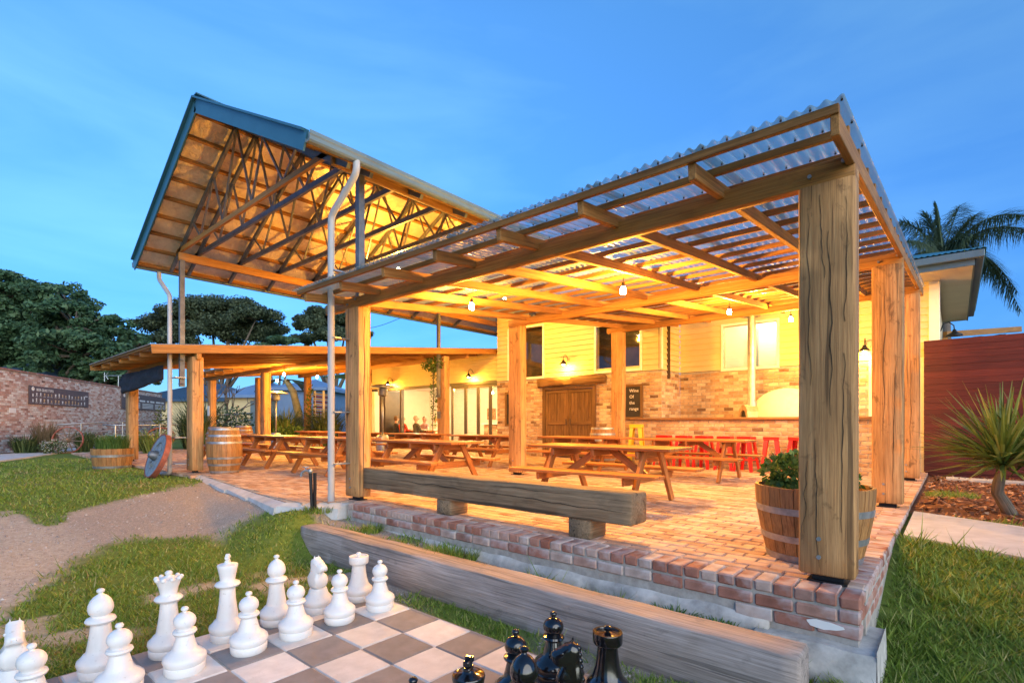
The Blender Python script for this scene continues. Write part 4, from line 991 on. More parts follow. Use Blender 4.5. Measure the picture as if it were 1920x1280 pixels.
# ---------------- outdoor bar and pizza oven
br=thing('outdoor_bar','long brick bar with timber counter under the pergola','bar',(-3.4,8.7,0))
brickwall('brick_front',br,(-5.9,8.45),(-.75,8.45),.0,1.12,[],'house_brick',240)
m=MB(); m.rough((-5.98,8.62,1.155),(-.65,8.62,1.155),.52,.06,30,.002,.008); m.build('counter_top','counter_wood',br,50)
m=MB(); m.box((-4.2,8.95,0),(-.9,10.0,1.1)); m.build('back_bench','cream_wall',br)
ov=thing('pizza_oven','white domed pizza oven with steel flue behind the outdoor bar','oven',(-2.4,9.45,1.1))
m=MB(); cx,cy=-2.50,9.42; pr=[]
for i in range(13):
    a=i/12*PI/2; pr.append((.82*math.cos(a)+1e-4,.74*math.sin(a)))
vs=[];n=32
m.lathe(pr,(cx,cy,1.13),n); dm=m.build('dome','oven_white',ov,True)
m=MB(); # entrance arch towards the bar's left
dirv=Vector((-.80,-.60,0)); sdv=Vector((.60,-.80,0)); c0=Vector((cx,cy,1.13))
for k in range(11):
    a0,a1=PI*k/11,PI*(k+1)/11; P=[]
    for off in(.62,1.0):
        for a_,rr in((a0,.20),(a1,.20),(a1,.31),(a0,.31)): P.append(c0+dirv*off+sdv*(math.cos(a_)*rr)+Vector((0,0,math.sin(a_)*rr*1.15)))
    m.add(P,[[0,1,2,3],[4,7,6,5],[0,4,5,1],[3,2,6,7],[0,3,7,4],[1,5,6,2]])
m.build('mouth_arch','house_brick',ov)
m=MB(); P=[c0+dirv*.97+sdv*(math.cos(PI*k/12)*.195)+Vector((0,0,math.sin(PI*k/12)*.22)) for k in range(13)]; m.add(P+[p-dirv*.02 for p in P],[list(range(13)),[13+k for k in range(13)][::-1]]); m.build('oven_door','steel_black',ov)
f0=c0+dirv*.80
m=MB(); m.lathe([(.15,.28),(.13,.38),(.085,.46),(.085,2.5)],(f0.x,f0.y,1.13),16); fl=m.build('flue','galv',ov,40)
m=MB(); m.lathe([(.19,2.42),(.19,2.46),(.09,2.47)],(f0.x,f0.y,1.13),16); m.build('flue_collar','steel_dark',fl)
# kettle barbecue
kb=thing('kettle_barbecue','dark kettle barbecue on legs by the pale wall at the bar end','barbecue',(-.72,9.3,0))
m=MB(); m.lathe([(.001,.42),(.12,.45),(.22,.55),(.25,.68)],(-.72,9.3,0),16); m.build('bowl','steel_black',kb,True); m=MB(); m.lathe([(.255,.69),(.23,.82),(.13,.93),(.02,.96),(.02,1.0)],(-.72,9.3,0),16); m.build('lid','steel_black',kb,True)
for k in range(3): m=MB(); a=2*PI*k/3+.4; m.tube([(-.72+.15*math.cos(a),9.3+.15*math.sin(a),.5),(-.72+.3*math.cos(a),9.3+.3*math.sin(a),.02)],.018,6); m.build('leg','steel_black',kb)
m=MB(); m.tube([(-1.0,9.25,.74),(-1.12,9.22,.70)],.014,6); m.build('handle','steel_black',kb)
# ---------------- bar stools
def stool(label,mat,loc,rz,sc=1.0,proto=[{}]):
    P=proto[0]
    if mat not in P:
        t=thing('bar_stool',label,'stool',(0,0,0)); m=MB()
        m.box((-.155,-.155,.675),(.155,.155,.70),0,.012); m.box((-.15,-.15,.64),(.15,.15,.676),0,.006); m.build('seat',mat,t,False,False)
        for sx in(-1,1):
            for sy in(-1,1):
                m=MB(); a=(.135*sx,.135*sy,.66); b_=(.205*sx,.205*sy,.0); tx,ty=.075,.028
                vs=[]
                for (c_,w_) in((a,.085),(b_,.05)):
                    x,y,z=c_; vs+=[(x,y,z),(x-sx*w_,y,z),(x-sx*w_,y-sy*.004,z),(x-sx*.004,y-sy*.004,z),(x-sx*.004,y-sy*w_,z),(x,y-sy*w_,z)]
                m.add(vs,[[k,(k+1)%6,6+(k+1)%6,6+k] for k in range(6)]+[[0,1,2,3],[0,3,4,5],[6,9,8,7],[6,11,10,9]]); m.build('leg',mat,t,False,False)
        for s in(-1,1):
            m=MB(); m.tube([(-.178,s*.178,.23),(.178,s*.178,.23)],.008,6); m.tube([(s*.178,-.178,.23),(s*.178,.178,.23)],.008,6); m.build('footrest',mat,t,False,False)
        P[mat]=t; o=t
    else: o=copytree(P[mat])
    o.scale=(1,1,sc); place(o,loc,rz,label,('red' if 'red' in mat else 'yellow')+' metal bar stools'); return o
ordn=['first','second','third','fourth','fifth','sixth','seventh']
for k,x in enumerate((-4.90,-4.37,-3.91,-3.42,-2.97,-2.47,-1.98)):
    stool('%s red metal bar stool along the outdoor bar, counted from the left end'%ordn[k],'red_paint',(x,8.02+random.uniform(-.08,.05),.002),random.uniform(-.2,.2),1.08)
stool('tall yellow metal bar stool by the oak barrel in front of the outdoor bar','yellow_paint',(-5.28,7.35,.002),.3,1.46)
# ---------------- picnic tables
def table(label,loc,rz=0,proto=[None]):
    if proto[0] is None:
        t=thing('picnic_table',label,'table',(0,0,0)); Lh=1.06
        for k in range(5):
            m=MB(); y=-.30+.15*k; m.box((-Lh,y-.071,.705),(Lh,y+.071,.745),0,.006); m.build('top_plank','table_wood',t,False,False)
        for s in(-1,1):
            for q in(0,1):
                m=MB(); y=s*(.575+.146*q); m.box((-Lh,y-.068,.405),(Lh,y+.068,.445),0,.006); m.build('bench_plank','table_wood',t,False,False)
        for sx in(-1,1):
            x=sx*.63; m=MB(); m.box((x-.022,-.36,.60),(x+.022,.36,.704),0,.01); m.build('top_bearer','table_wood',t,False,False)
            m=MB(); m.box((x-.022,-.71,.30),(x+.022,.71,.404),0,.012); m.build('seat_bearer','table_wood',t,False,False)
            for sy in(-1,1):
                m=MB(); m.bar((x+sx*.046,sy*.22,.70),(x+sx*.046,sy*.62,.0),.045,.10,(0,1,0),0,.004); m.build('leg','table_wood',t,False,False)
            m=MB(); m.bar((x-sx*.02,0,.35),(sx*.10,0,.69),.09,.042,(0,1,0)); m.build('brace','table_wood',t,False,False)
        m=MB(); m.box((-.022,-.36,.62),(.022,.36,.704),0,.006); m.build('cleat','table_wood',t,False,False)
        proto[0]=t; o=t
    else: o=copytree(proto[0])
    return place(o,(loc[0],loc[1],.003),rz,label,'picnic tables on the terrace')
for x,y,lb in((-3.12,2.24,'brown timber picnic table nearest the heavy beam bench'),(-6.55,1.95,'brown timber picnic table just right of the downpipe post, behind the beam bench'),(-9.44,1.93,'brown timber picnic table just left of the downpipe post'),(-12.15,1.97,'brown timber picnic table beside the standing oak barrel'),(-15.0,1.95,'brown timber picnic table farthest left in the front row behind the oak barrel'),
    (-3.33,5.85,'brown timber picnic table in front of the red bar stools'),(-5.75,5.85,'brown timber picnic table before the barn doors and the barrel'),(-8.62,5.65,'brown timber picnic table before the folding glass doors'),(-11.5,5.75,'brown timber picnic table beside the heater near the dining room'),(-14.6,5.75,'brown timber picnic table in the second row under the verandah'),(-17.6,5.9,'brown timber picnic table farthest back at the verandah garden side')):
    table(lb,(x,y),random.uniform(-.02,.02))
dt=table('timber dining table inside the open doors where people sit',(-16.9,10.15),0)
# ---------------- barrels and planters
def staves(m,prof,n,th=.02):
    pass
def barrel(label,loc,rz=0,H=.95,proto=[None]):
    if proto[0] is None:
        t=thing('oak_barrel',label,'barrel',(0,0,0)); n=24
        R=lambda z:.265+.075*math.sin(PI*(z/.95))
        for k in range(n):
            m=MB(); a0=2*PI*k/n+.006; a1=2*PI*(k+1)/n-.006; vs=[]; ls=[]; ro=random.uniform(0,50)
            for i in range(9):
                z=.95*i/8
                for rr in(R(z),R(z)-.03):
                    for a in(a0,a1): vs.append((rr*math.cos(a),rr*math.sin(a),z)); ls.append((z+ro,a*.3+ro,rr))
            fs=[]
            for i in range(8):
                b_=i*4; fs+=[[b_,b_+1,b_+5,b_+4],[b_+2,b_+6,b_+7,b_+3],[b_,b_+4,b_+6,b_+2],[b_+1,b_+3,b_+7,b_+5]]
            fs+=[[0,2,3,1],[32,33,35,34]]; m.add(vs,fs,ls); m.build('stave','barrel_wood',t,False,False)
        for z in(.012,.16,.30,.62,.765,.90):
            m=MB(); h=.042; m.lathe([(R(z)+.004,z),(R(z+h)+.004,z+h),(R(z+h)-.005,z+h),(R(z)-.005,z)],(0,0,0),32); m.build('hoop','hoop',t,30,False)
        m=MB(); m.lathe([(.24,.90),(.001,.90)],(0,0,0),24); m.lathe([(.001,.03),(.24,.03)],(0,0,0),24); m.build('head','barrel_wood',t,False,False)
        proto[0]=t; o=t
    else: o=copytree(proto[0])
    return place(o,loc,rz,label,'oak barrels')
barrel('oak wine barrel standing beside the left verandah post at the terrace edge',(-11.25,.38,.003),.3)
barrel('oak wine barrel standing before the barn doors by the pergola post',(-6.0,7.0,.003),1.3)
p=at(412,13.9); barrel('oak wine barrel half hidden behind the front barrel',(p[0],p[1],.003),.8)
p=at(457,19.5); barrel('oak wine barrel far back by the verandah handrail',(p[0],p[1],.003),2.)
def halfbarrel(label,loc,Rt,Rb,H,hoops):
    t=thing('half_barrel_planter',label,'planter',loc); n=26; R=lambda z:Rb+(Rt-Rb)*math.sin(min(1,z/H)*PI/2*.95)
    for k in range(n):
        m=MB(); a0=2*PI*k/n+.006; a1=2*PI*(k+1)/n-.006; vs=[]; ls=[]; ro=random.uniform(0,50); tp=H+random.uniform(-.004,.004)
        for i in range(6):
            z=tp*i/5
            for rr in(R(z),R(z)-.025):
                for a in(a0,a1): vs.append((rr*math.cos(a),rr*math.sin(a),z)); ls.append((z+ro,a*.4+ro,rr))
        fs=[]
        for i in range(5):
            b_=i*4; fs+=[[b_,b_+1,b_+5,b_+4],[b_+2,b_+6,b_+7,b_+3],[b_,b_+4,b_+6,b_+2],[b_+1,b_+3,b_+7,b_+5]]
        fs+=[[0,2,3,1],[20,21,23,22]]; m.add(vs,fs,ls); m.build('stave','barrel_wood',t,False,False)
    for z,h in hoops:
        m=MB(); m.lathe([(R(z)+.004,z),(R(z+h)+.004,z+h),(R(z+h)-.006,z+h),(R(z)-.006,z)],(0,0,0),36); m.build('hoop','hoop',t,30,False)
    m=MB(); m.lathe([(Rt-.03,H-.05),(.2,H-.035),(.001,H-.03)],(0,0,0),20); m.build('soil','soil',t,True,False); return t
hb=halfbarrel('half barrel planter tucked behind the front right pergola post',(-.37,.74,.003),.415,.325,.56,[(.0,.05),(.15,.05),(.36,.05)])
HBX,HBY=at(211,12.6)
hb2=halfbarrel('half barrel planter on the lawn before the left verandah post',(HBX,HBY,gz(HBX,HBY)-.01),.43,.37,.50,[(.03,.055),(.30,.055)])
def leafball(name,c,rx,ry,rz_,n,ls,mat,label,cat='plant',parent=None,shape='leaf',seed=1):
    rg=np.random.default_rng(seed); d=rg.normal(size=(n,3)); d/=np.linalg.norm(d,axis=1)[:,None]; rr=rg.random(n)**.4
    P=np.array(c)+d*rr[:,None]*np.array([rx,ry,rz_]); P[:,2]=np.maximum(P[:,2],c[2]-rz_*.8)
    a=rg.normal(size=(n,3))*.6+d; a/=np.linalg.norm(a,axis=1)[:,None]; b_=np.cross(a,rg.normal(size=(n,3))); b_/=np.linalg.norm(b_,axis=1)[:,None]
    s=(ls*rg.uniform(.6,1.3,n))[:,None]; V=np.stack([P,P+a*s*.5+b_*s*.32,P+a*s,P+a*s*.5-b_*s*.32],1)
    return quads(name,V,mat,parent)
t=thing('basil_plant','leafy green basil bush growing in the right half barrel planter','plant',(-.42,.72,.52))
leafball('foliage',(-.50,.74,.66),.22,.26,.15,900,.06,'herb_leaf',None,parent=t,seed=2); leafball('foliage',(-.22,.80,.60),.16,.15,.10,300,.05,'herb_leaf',None,parent=t,seed=3)
m=MB()
for k in range(14): a=random.uniform(0,6.28); q=random.uniform(.05,.2); m.tube([(-.45+q*.4*math.cos(a),.74+q*.4*math.sin(a),.5),(-.45+q*math.cos(a),.74+q*math.sin(a),.68)],.004,5)
m.build('stem','herb_leaf',t)
def grassclump(label,c,r0,h,n,mat,wd=.012,name='grass_clump',cat='plant',lean=.5,seed=3):
    rg=np.random.default_rng(seed); t=thing(name,label,cat,c); a=rg.uniform(0,2*PI,n); r=r0*rg.random(n)**.5; P=np.stack([c[0]+r*np.cos(a),c[1]+r*np.sin(a),np.full(n,c[2])],1)
    hh=h*rg.uniform(.55,1.1,n); ln=lean*rg.uniform(.2,1.1,n); a2=a+rg.normal(0,.6,n); D=np.stack([np.cos(a2),np.sin(a2),np.zeros(n)],1); S=np.stack([-np.sin(a2),np.cos(a2),np.zeros(n)],1)*wd
    mid=P+D*(ln*hh*.35)[:,None]+np.array([0,0,1])*(hh*.6)[:,None]; tip=P+D*(ln*hh)[:,None]+np.array([0,0,1])*(hh*(1-.25*ln))[:,None]
    V=np.concatenate([np.stack([P-S,P+S,mid+S*.8,mid-S*.8],1),np.stack([mid-S*.8,mid+S*.8,tip+S*.05,tip-S*.05],1)]); quads('foliage',V,mat,t); return t
grassclump('feathery green herb growing in the half barrel on the lawn',(HBX,HBY,gz(HBX,HBY)+.44),.33,.42,900,'herb_leaf',.006,'herb_plant',seed=5)
# ---------------- wheels, tap, heaters
def wheel_at(par,c,nrm,r,th,spk,solid,rimmat,facemat,hub=True):
    c=Vector(c); n_=Vector(nrm).normalized(); u=n_.cross(Vector((0,0,1))).normalized(); v=u.cross(n_)
    o=c
    def ringpts(R,k=40): return [c+u*(R*math.cos(2*PI*i/k))+v*(R*math.sin(2*PI*i/k)) for i in range(k)]
    def disc(R0,R1,t0,t1,name,mat,k=40):
        m=MB(); A=[p+n_*t1 for p in ringpts(R1,k)]; B=[p+n_*t1 for p in ringpts(R0,k)]; C_=[p+n_*t0 for p in ringpts(R1,k)]; D=[p+n_*t0 for p in ringpts(R0,k)]
        m.add(A+B+C_+D,[f for i in range(k) for f in([i,(i+1)%k,k+(i+1)%k,k+i],[2*k+i,3*k+i,3*k+(i+1)%k,2*k+(i+1)%k],[i,2*k+i,2*k+(i+1)%k,(i+1)%k],[k+i,k+(i+1)%k,3*k+(i+1)%k,3*k+i])]); return m.build(name,mat,par,30)
    disc(r-.03,r,-th/2-.004,th/2+.004,'rim',rimmat)
    if solid:
        for k in range(12):    # felloe segments with slots between the spokes
            a0,a1=2*PI*k/12+.012,2*PI*(k+1)/12-.012; m=MB(); P=[]
            for t_ in(th/2,-th/2):
                for (R,a) in((r*.62,a0),(r-.031,a0),(r-.031,(a0+a1)/2),(r-.031,a1),(r*.62,a1)): P.append(c+u*(R*math.cos(a))+v*(R*math.sin(a))+n_*t_)
            m.add(P,[[0,1,2,3,4],[9,8,7,6,5]]+[[q,5+q,5+(q+1)%5,(q+1)%5] for q in range(5)]); m.build('felloe',facemat,par)
    for k in range(spk):
        a=2*PI*k/spk+.1; m=MB(); d=u*math.cos(a)+v*math.sin(a); m.bar(c+d*.07,c+d*(r*.64 if solid else r-.03),.06 if solid else .03,.05 if solid else .03,n_); m.build('spoke',facemat,par)
    m=MB(); m.tube([c-n_*.12,c-n_*.06,c+n_*.06,c+n_*.10,c+n_*.15,c+n_*.17],[.075,.10,.105,.09,.07,.05],16); m.build('hub',facemat if not solid else 'steel_dark',par,35)
def vdir(r_,f_,z_): return (RX[0]*r_+FX[0]*f_,RX[1]*r_+FX[1]*f_,z_)
p=at(296,10.55); t=thing('wagon_wheel','solid grey wooden wagon wheel with red rim leaning against the left downpipe','wheel',(p[0],p[1],-.06)); wheel_at(t,(p[0],p[1],.37),vdir(-.64,-.74,.34),.47,.09,12,True,'wheel_rim','wheel_grey')
p=at(127,19.0); t=thing('wagon_wheel','old spoked wagon wheel standing in the bed before the brick garden wall','wheel',(p[0],p[1],-.05)); wheel_at(t,(p[0],p[1],.42),vdir(.25,-.95,.15),.50,.06,12,False,'wheel_rim','trunk_wood')
p=at(302,19.5); t=thing('wagon_wheel','spoked wagon wheel lying in the planting behind the left downpipe','wheel',(p[0],p[1],-.05)); wheel_at(t,(p[0],p[1],.55),vdir(.4,-.6,.7),.45,.06,12,False,'wheel_rim','trunk_wood')
p=at(586,6.75); zg=gz(*p); t=thing('garden_tap','black standpipe with a garden tap beside the downpipe','tap',(p[0],p[1],zg))
m=MB(); m.tube([(p[0],p[1],zg-.1),(p[0]-.02,p[1]-.02,.42)],.022,10); m.build('pipe','steel_black',t,40); m=MB(); m.box((p[0]+.015,p[1]-.0,zg-.1),(p[0]+.05,p[1]+.03,.40)); m.build('stake','steel_black',t)
m=MB(); q=Vector((p[0]-.02,p[1]-.02,.42)); L_=Vector((-RX[0],-RX[1],0)); m.tube([q,q+L_*.07+Vector((0,0,.01)),q+L_*.11+Vector((0,0,-.02)),q+L_*.12+Vector((0,0,-.07))],.016,8); m.ball(q,.035,10); m.build('spout','galv',t,40)
m=MB(); m.tube([q+L_*.06+Vector((0,0,.01)),q+L_*.06+Vector((0,0,.05))],.007,6); m.box(tuple(q+L_*.06+Vector((-.03,-.03,.048))),tuple(q+L_*.06+Vector((.03,.03,.058)))); m.build('handle','shed_blue',t)
def heater(label,x,y):
    t=thing('patio_heater',label,'heater',(x,y,0),0,'patio heaters'); m=MB(); m.lathe([(.24,0),(.24,.08),(.20,.10),(.19,.62),(.15,.68),(.03,.70)],(x,y,.003),18); m.build('base','galv',t,40)
    m=MB(); m.tube([(x,y,.68),(x,y,1.92)],.03,10); m.build('pole','galv',t,True); m=MB(); m.lathe([(.06,1.88),(.14,1.93),(.15,2.12),(.12,2.15)],(x,y,0),16); m.build('burner','steel_dark',t,40)
    m=MB(); m.lathe([(.44,2.17),(.40,2.20),(.2,2.25),(.001,2.27)],(x,y,0),24); m.lathe([(.001,2.255),(.2,2.235),(.44,2.168)],(x,y,0),24); m.build('hood','galv',t,True)
heater('mushroom patio heater by the verandah posts',-19.0,5.0); heater('mushroom patio heater before the dining room doors',-13.1,5.65)
# ---------------- lamps
def hanging(label,x,y,z,e,zt):
    t=thing('festoon_bulb',label,'lamp',(x,y,z),0,'bare bulbs under the roofs'); m=MB(); m.tube([(x,y,z+.07),(x,y,zt)],.006,5); m.build('cord','steel_black',t)
    m=MB(); m.lathe([(.02,.045),(.024,.06),(.022,.10),(.005,.105)],(x,y,z),12); m.build('socket','steel_black',t); m=MB(); m.lathe([(.001,-.055),(.03,-.045),(.040,-.015),(.036,.015),(.022,.045)],(x,y,z),14); m.build('bulb','bulb',t,True)
    bulblight((x,y,z-.15),e,t,.05); return t
hanging('bare glowing bulb under the clear roof behind the front beam',-2.72,2.0,2.74,190,zb(2)+.1)
hanging('bare glowing bulb under the clear roof before the outdoor bar',-2.70,6.0,3.12,190,zb(6)+.1)
hanging('bare glowing bulb nearest the front right post above the bar',-2.15,8.2,3.25,110,zb(8.2)+.1)
hanging('bare glowing bulb at the left part of the clear roof near the canopy gutter',-4.75,1.3,2.72,90,zb(1.3)+.1)
hanging('bare glowing bulb under the verandah above the front picnic tables',-15.9,3.85,2.62,120,zv(3.85)+.1)
hanging('bare glowing bulb under the verandah beside the heater',-18.9,5.0,2.66,110,zv(5)+.1)
hanging('bare glowing bulb under the verandah nearest the slatted fence',-17.6,5.9,2.78,110,zv(5.9)+.1)
hanging('bare glowing bulb high between the canopy trusses',-9.0,3.2,4.52,190,4.68)
hanging('bare glowing bulb high in the rear of the canopy',-9.0,6.8,4.52,170,4.68)
def walllamp(label,x,y,z,e,spot=True,lit=True):
    t=thing('wall_lamp',label,'lamp',(x,y,z),0,'gooseneck wall lamps'); m=MB()
    m.tube([(x,y,z+.14),(x,y-.06,z+.26),(x,y-.16,z+.30),(x,y-.24,z+.24),(x,y-.25,z+.13)],.010,6); m.build('arm','steel_black',t,True)
    m=MB(); m.lathe([(.125,.0),(.12,.025),(.06,.08),(.03,.14),(.001,.15)],(x,y-.25,z),18); m.build('shade','steel_black',t,40)
    m=MB(); m.ball((x,y-.25,z+.015),.04,10); m.build('bulb','bulb' if lit else 'white_trim',t,True)
    if lit: bulblight((x,y-.25,z-.06),e,t,.05)
walllamp('gooseneck wall lamp glowing above the barn doors',-8.39,W1Y,2.80,42)
walllamp('gooseneck wall lamp glowing above the folding glass doors',-12.76,W0Y,2.70,40)
walllamp('gooseneck wall lamp glowing above the dining room opening',-17.6,W0Y,2.68,40)
walllamp('gooseneck wall lamp glowing at the right end of the bar wall',-1.05,W2Y,2.65,34)
p=at(1778,14.6); 
t=thing('wall_lamp','unlit dark gooseneck lamp under the right eave','lamp',(.2,13.4,3.3)); m=MB(); x,y,z=.2,13.2,3.25
m.tube([(x,y,z+.14),(x+.05,y,z+.32),(x+.16,y,z+.36),(x+.26,y,z+.26),(x+.27,y,z+.13)],.014,6); m.build('arm','steel_black',t,True); m=MB(); m.lathe([(.17,.0),(.16,.03),(.06,.09),(.03,.16),(.001,.17)],(x+.27,y,z),18); m.build('shade','steel_black',t,40)
# chalkboards
def chalk(label,x0,x1,z0,z1,y,words):
    t=thing('chalkboard',label,'chalkboard',((x0+x1)/2,y,z0)); m=MB(); fw=.07
    for a,b_ in(((x0,z0),(x1,z0+fw)),((x0,z1-fw),(x1,z1)),((x0,z0+fw),(x0+fw,z1-fw)),((x1-fw,z0+fw),(x1,z1-fw))): m.box((a[0],y-.05,a[1]),(b_[0],y-.002,b_[1]))
    m.build('frame','barn_wood',t); m=MB(); m.box((x0+fw,y-.03,z0+fw),(x1-fw,y-.004,z1-fw)); m.build('slate','chalkboard',t)
    for k,wd in enumerate(words):
        q=Vector((x0+fw+.36,y-.034,z1-fw-.15-k*.165))-Vector(t.location); text(wd,.125,'paper',t,Matrix(((1,0,0,q.x),(0,0,-1,q.y),(0,1,0,q.z),(0,0,0,1))),'lettering',.002)
chalk('framed chalkboard with white writing beside the pergola post at the bar',-6.75,-5.92,1.15,2.12,W1Y-.012,['Wine','Of','the','range'])
chalk('narrow dark framed board left of the barn doors',-10.9,-10.45,.95,2.08,W1Y-.012,[])
# notice on the left inner post
m=MB(); m.box((-22.66,3.868,1.35),(-22.44,3.882,1.75)); tag(m.build('notice','paper'),'white paper notice fixed to a rear verandah post','notice')
m=MB(); m.box((-11.88,6.825,1.2),(-11.72,6.835,1.42)); tag(m.build('notice','steel_dark'),'small dark notice on the post before the folding doors','notice')
# ---------------- seated people
def person(label,x,y,rz,shirt,hair,arms=1):
    V=[(0,0,.50),(0,0,.62),(0,.01,.82),(0,.01,.98),(0,.0,1.05),(0,.01,1.10),(0,.02,1.20),(0,.03,1.30)]; E=[(i,i+1) for i in range(7)]; Rr=[.17,.155,.16,.13,.062,.058,.092,.062]
    Rr2=[.13,.115,.115,.10,.06,.058,.10,.075]
    def chain(frm,pts):
        last=frm
        for (q,r) in pts: V.append(q); Rr.append(r); Rr2.append(r); E.append((last,len(V)-1)); last=len(V)-1
    for s in(-1,1):
        chain(3,[((s*.19,.0,.97),.062),((s*.24,.08,.74),.048),((s*.17,.30,.76),.038),((s*.14,.38,.77),.03)])
        chain(0,[((s*.10,.10,.48),.088),((s*.11,.42,.46),.068),((s*.11,.43,.08),.05),((s*.11,.53,.03),.04)])
    me=bpy.data.meshes.new('p'); me.from_pydata(V,E,[]); o=bpy.data.objects.new('p',me); COL.objects.link(o)
    md=o.modifiers.new('s','SKIN'); md.use_smooth_shade=True
    for i,sv in enumerate(me.skin_vertices[0].data): sv.radius=(Rr[i],Rr2[i]); sv.use_root=(i==0)
    sb=o.modifiers.new('d','SUBSURF'); sb.levels=1; sb.render_levels=1
    dg=bpy.context.evaluated_depsgraph_get(); m2=bpy.data.meshes.new_from_object(o.evaluated_get(dg)); bpy.data.objects.remove(o)
    m2.materials.clear()
    for n_ in('skin',shirt,'cloth_black'): m2.materials.append(MATS[n_])
    for pl in m2.polygons:
        c=pl.center; pl.material_index=0 if (c.z>1.06 or (c.y>.26 and c.z>.6)) else (2 if c.z<.56 else 1); pl.use_smooth=True
    t=thing('person',label,'person',(x,y,.0),rz); b_=bpy.data.objects.new('body',m2); COL.objects.link(b_); b_.parent=t
    m=MB(); m.ball((0,.0,1.255),.112,14,1.12); vs=[(a,b2 if b2<.05 else .05,c) for a,b2,c in m.v]; m.v=vs; m.build('hair',hair,t,True,False)
    m=MB(); m.ball((-.035,.118,1.24),.012,6); m.ball((.035,.118,1.24),.012,6); m.build('eye','cloth_black',t,True,False); m=MB(); m.ball((0,.128,1.215),.018,6,1.3); m.build('nose','skin',t,True,False)
    return t
person('seated person in a red top with back to the terrace, inside the open doors',-17.15,9.48,0,'cloth_red','hair_fair')
person('seated person in a dark green jacket with back to the terrace',-16.25,9.48,-.15,'cloth_green','hair_grey')
person('seated person in black at the left end of the dining table',-17.75,9.6,-.3,'cloth_black','hair_brown')
person('seated person in mauve facing the terrace across the dining table',-17.35,10.85,PI+.1,'cloth_mauve','hair_grey')
person('seated person in a white shirt facing the terrace across the dining table',-16.6,10.85,PI-.3,'cloth_white','hair_fair')
# ---------------- lawn grass, gravel, bark chips
def blades(P,h,wd,lean,rg):
    n=len(P); a=rg.uniform(0,2*PI,n); D=np.stack([np.cos(a),np.sin(a),np.zeros(n)],1); b_=rg.uniform(0,2*PI,n); S=np.stack([np.cos(b_),np.sin(b_),np.zeros(n)],1)*wd[:,None]
    tip=P+D*(h*lean*rg.uniform(.2,1.2,n))[:,None]+np.array([0,0,1])*h[:,None]
    return np.stack([P-S,P+S,tip],1)
def board(x,y): return BX0-.02<x<BX0+8*SQ+.02 and BY1-8*SQ-.02<y<BY1+.02
def onpave(x,y):
    if -23.3<x<.1 and y>edgey(x)-.12 and (x<-5.65 or y>-.22): return True
    if board(x,y) or (-5.63<x<-.12 and -.82<y<-.54): return True
    if x>.05:
        ya=2.4-.52*(x-.1); yb=4.1-.50*(x-.1)
        if ya<y<yb: return True
    if x<-17:
        q=(x+26.3)*.52+(y+1.88)*.854
        if q<3.2: return True
    return False
rg=np.random.default_rng(3); GV=[]; cnt=0; pts=[];hs=[];ws=[];ln=[];dry=[]
N_=300000
px=rg.uniform(-140,2060,N_); u=rg.random(N_); dd=1.55*(16/1.55)**(u**1.25)
for X,d,k in zip(px,dd,rg.random(N_)):
    r_=ray(X); x=CAM[0]+r_[0]*d; y=CAM[1]+r_[1]*d
    if x>5 or onpave(x,y): continue
    g,s_,mu=surf(x,y); bare=max(g,s_,mu)
    if bare>.25 and k<bare*1.25-.12: continue
    z=gz(x,y); right=x>-.1 and y<2.6
    cl=noise.noise((x*2.3,y*2.3,4.)); cl2=noise.noise((x*7,y*7,9.))
    if cl<-.25 and k<.6: continue
    cl3=noise.noise((x*1.1,y*1.1,21.)); dry.append(rg.random()<max(0,.10+.75*(cl3-.12)))
    h=(.038+.04*max(0,cl+.35*cl2)) if right else (.030+.024*max(0,cl+.3*cl2))
    if -7<x<.2 and -.6<y<-.15: h*=1.5
    if cl2>.38: h*=1.9
    if k>.985: h*=1.7
    pts.append((x,y,z-.004)); hs.append(h*(.6+.9*k)); ws.append((.0018+.0011*d)*(1.15 if right else 1)); ln.append(1.1 if right else 1.0)
GV=blades(np.array(pts),np.array(hs),np.array(ws),np.array(ln),rg)
dry=np.array(dry); o=quads('grass',GV[~dry],'grass_blade',None,3); tag(o,'short patchy green lawn grass','grass',kind='stuff'); o=quads('dry_grass',GV[dry],'grass_dry',None,3); tag(o,'dry straw coloured blades scattered through the lawn','grass',kind='stuff')
# weeds and tufts along the sleeper, the wall and in the bare strips
def tuft(label,x,y,n,r0,h,seed,mat='grass_blade',wd=.005): return grassclump(label,(x,y,gz(x,y)-.01),r0,h,n,mat,wd,'weed_tuft','weed',.8,seed)
tuft('thick grass tuft in the bare strip behind the middle of the sleeper',-3.35,-.36,620,.28,.13,21)
tuft('small weed by the brick wall under the left end of the bench',-4.75,-.36,200,.12,.12,22)
tuft('leafy weed in the bare strip near the right end of the sleeper',-1.05,-.34,260,.16,.12,23,'herb_leaf',.008)
tuft('weed between the sleeper end and the corner footing',-.72,-.36,200,.13,.11,24,'herb_leaf',.008)
tuft('grass tuft beside the downpipe elbow',-5.85,-.42,260,.2,.10,25)
tuft('tall grass in front of the sleeper right end',-.30,-.83,500,.25,.13,26)
tuft('long grass against the corner footing',.10,-.42,600,.2,.15,27)
tuft('grass tuft growing between bricks by the right planter',-.60,.12,90,.05,.09,28)
n=9000; V=[]
rg=np.random.default_rng(8); cx=rg.uniform(.08,6,n*2); cy=rg.uniform(3.4,10.2,n*2); P=[]
for x,y in zip(cx,cy):
    if surf(x,y)[2]>.5 and not onpave(x,y): P.append((x,y,gz(x,y)+.006+random.random()*.015))
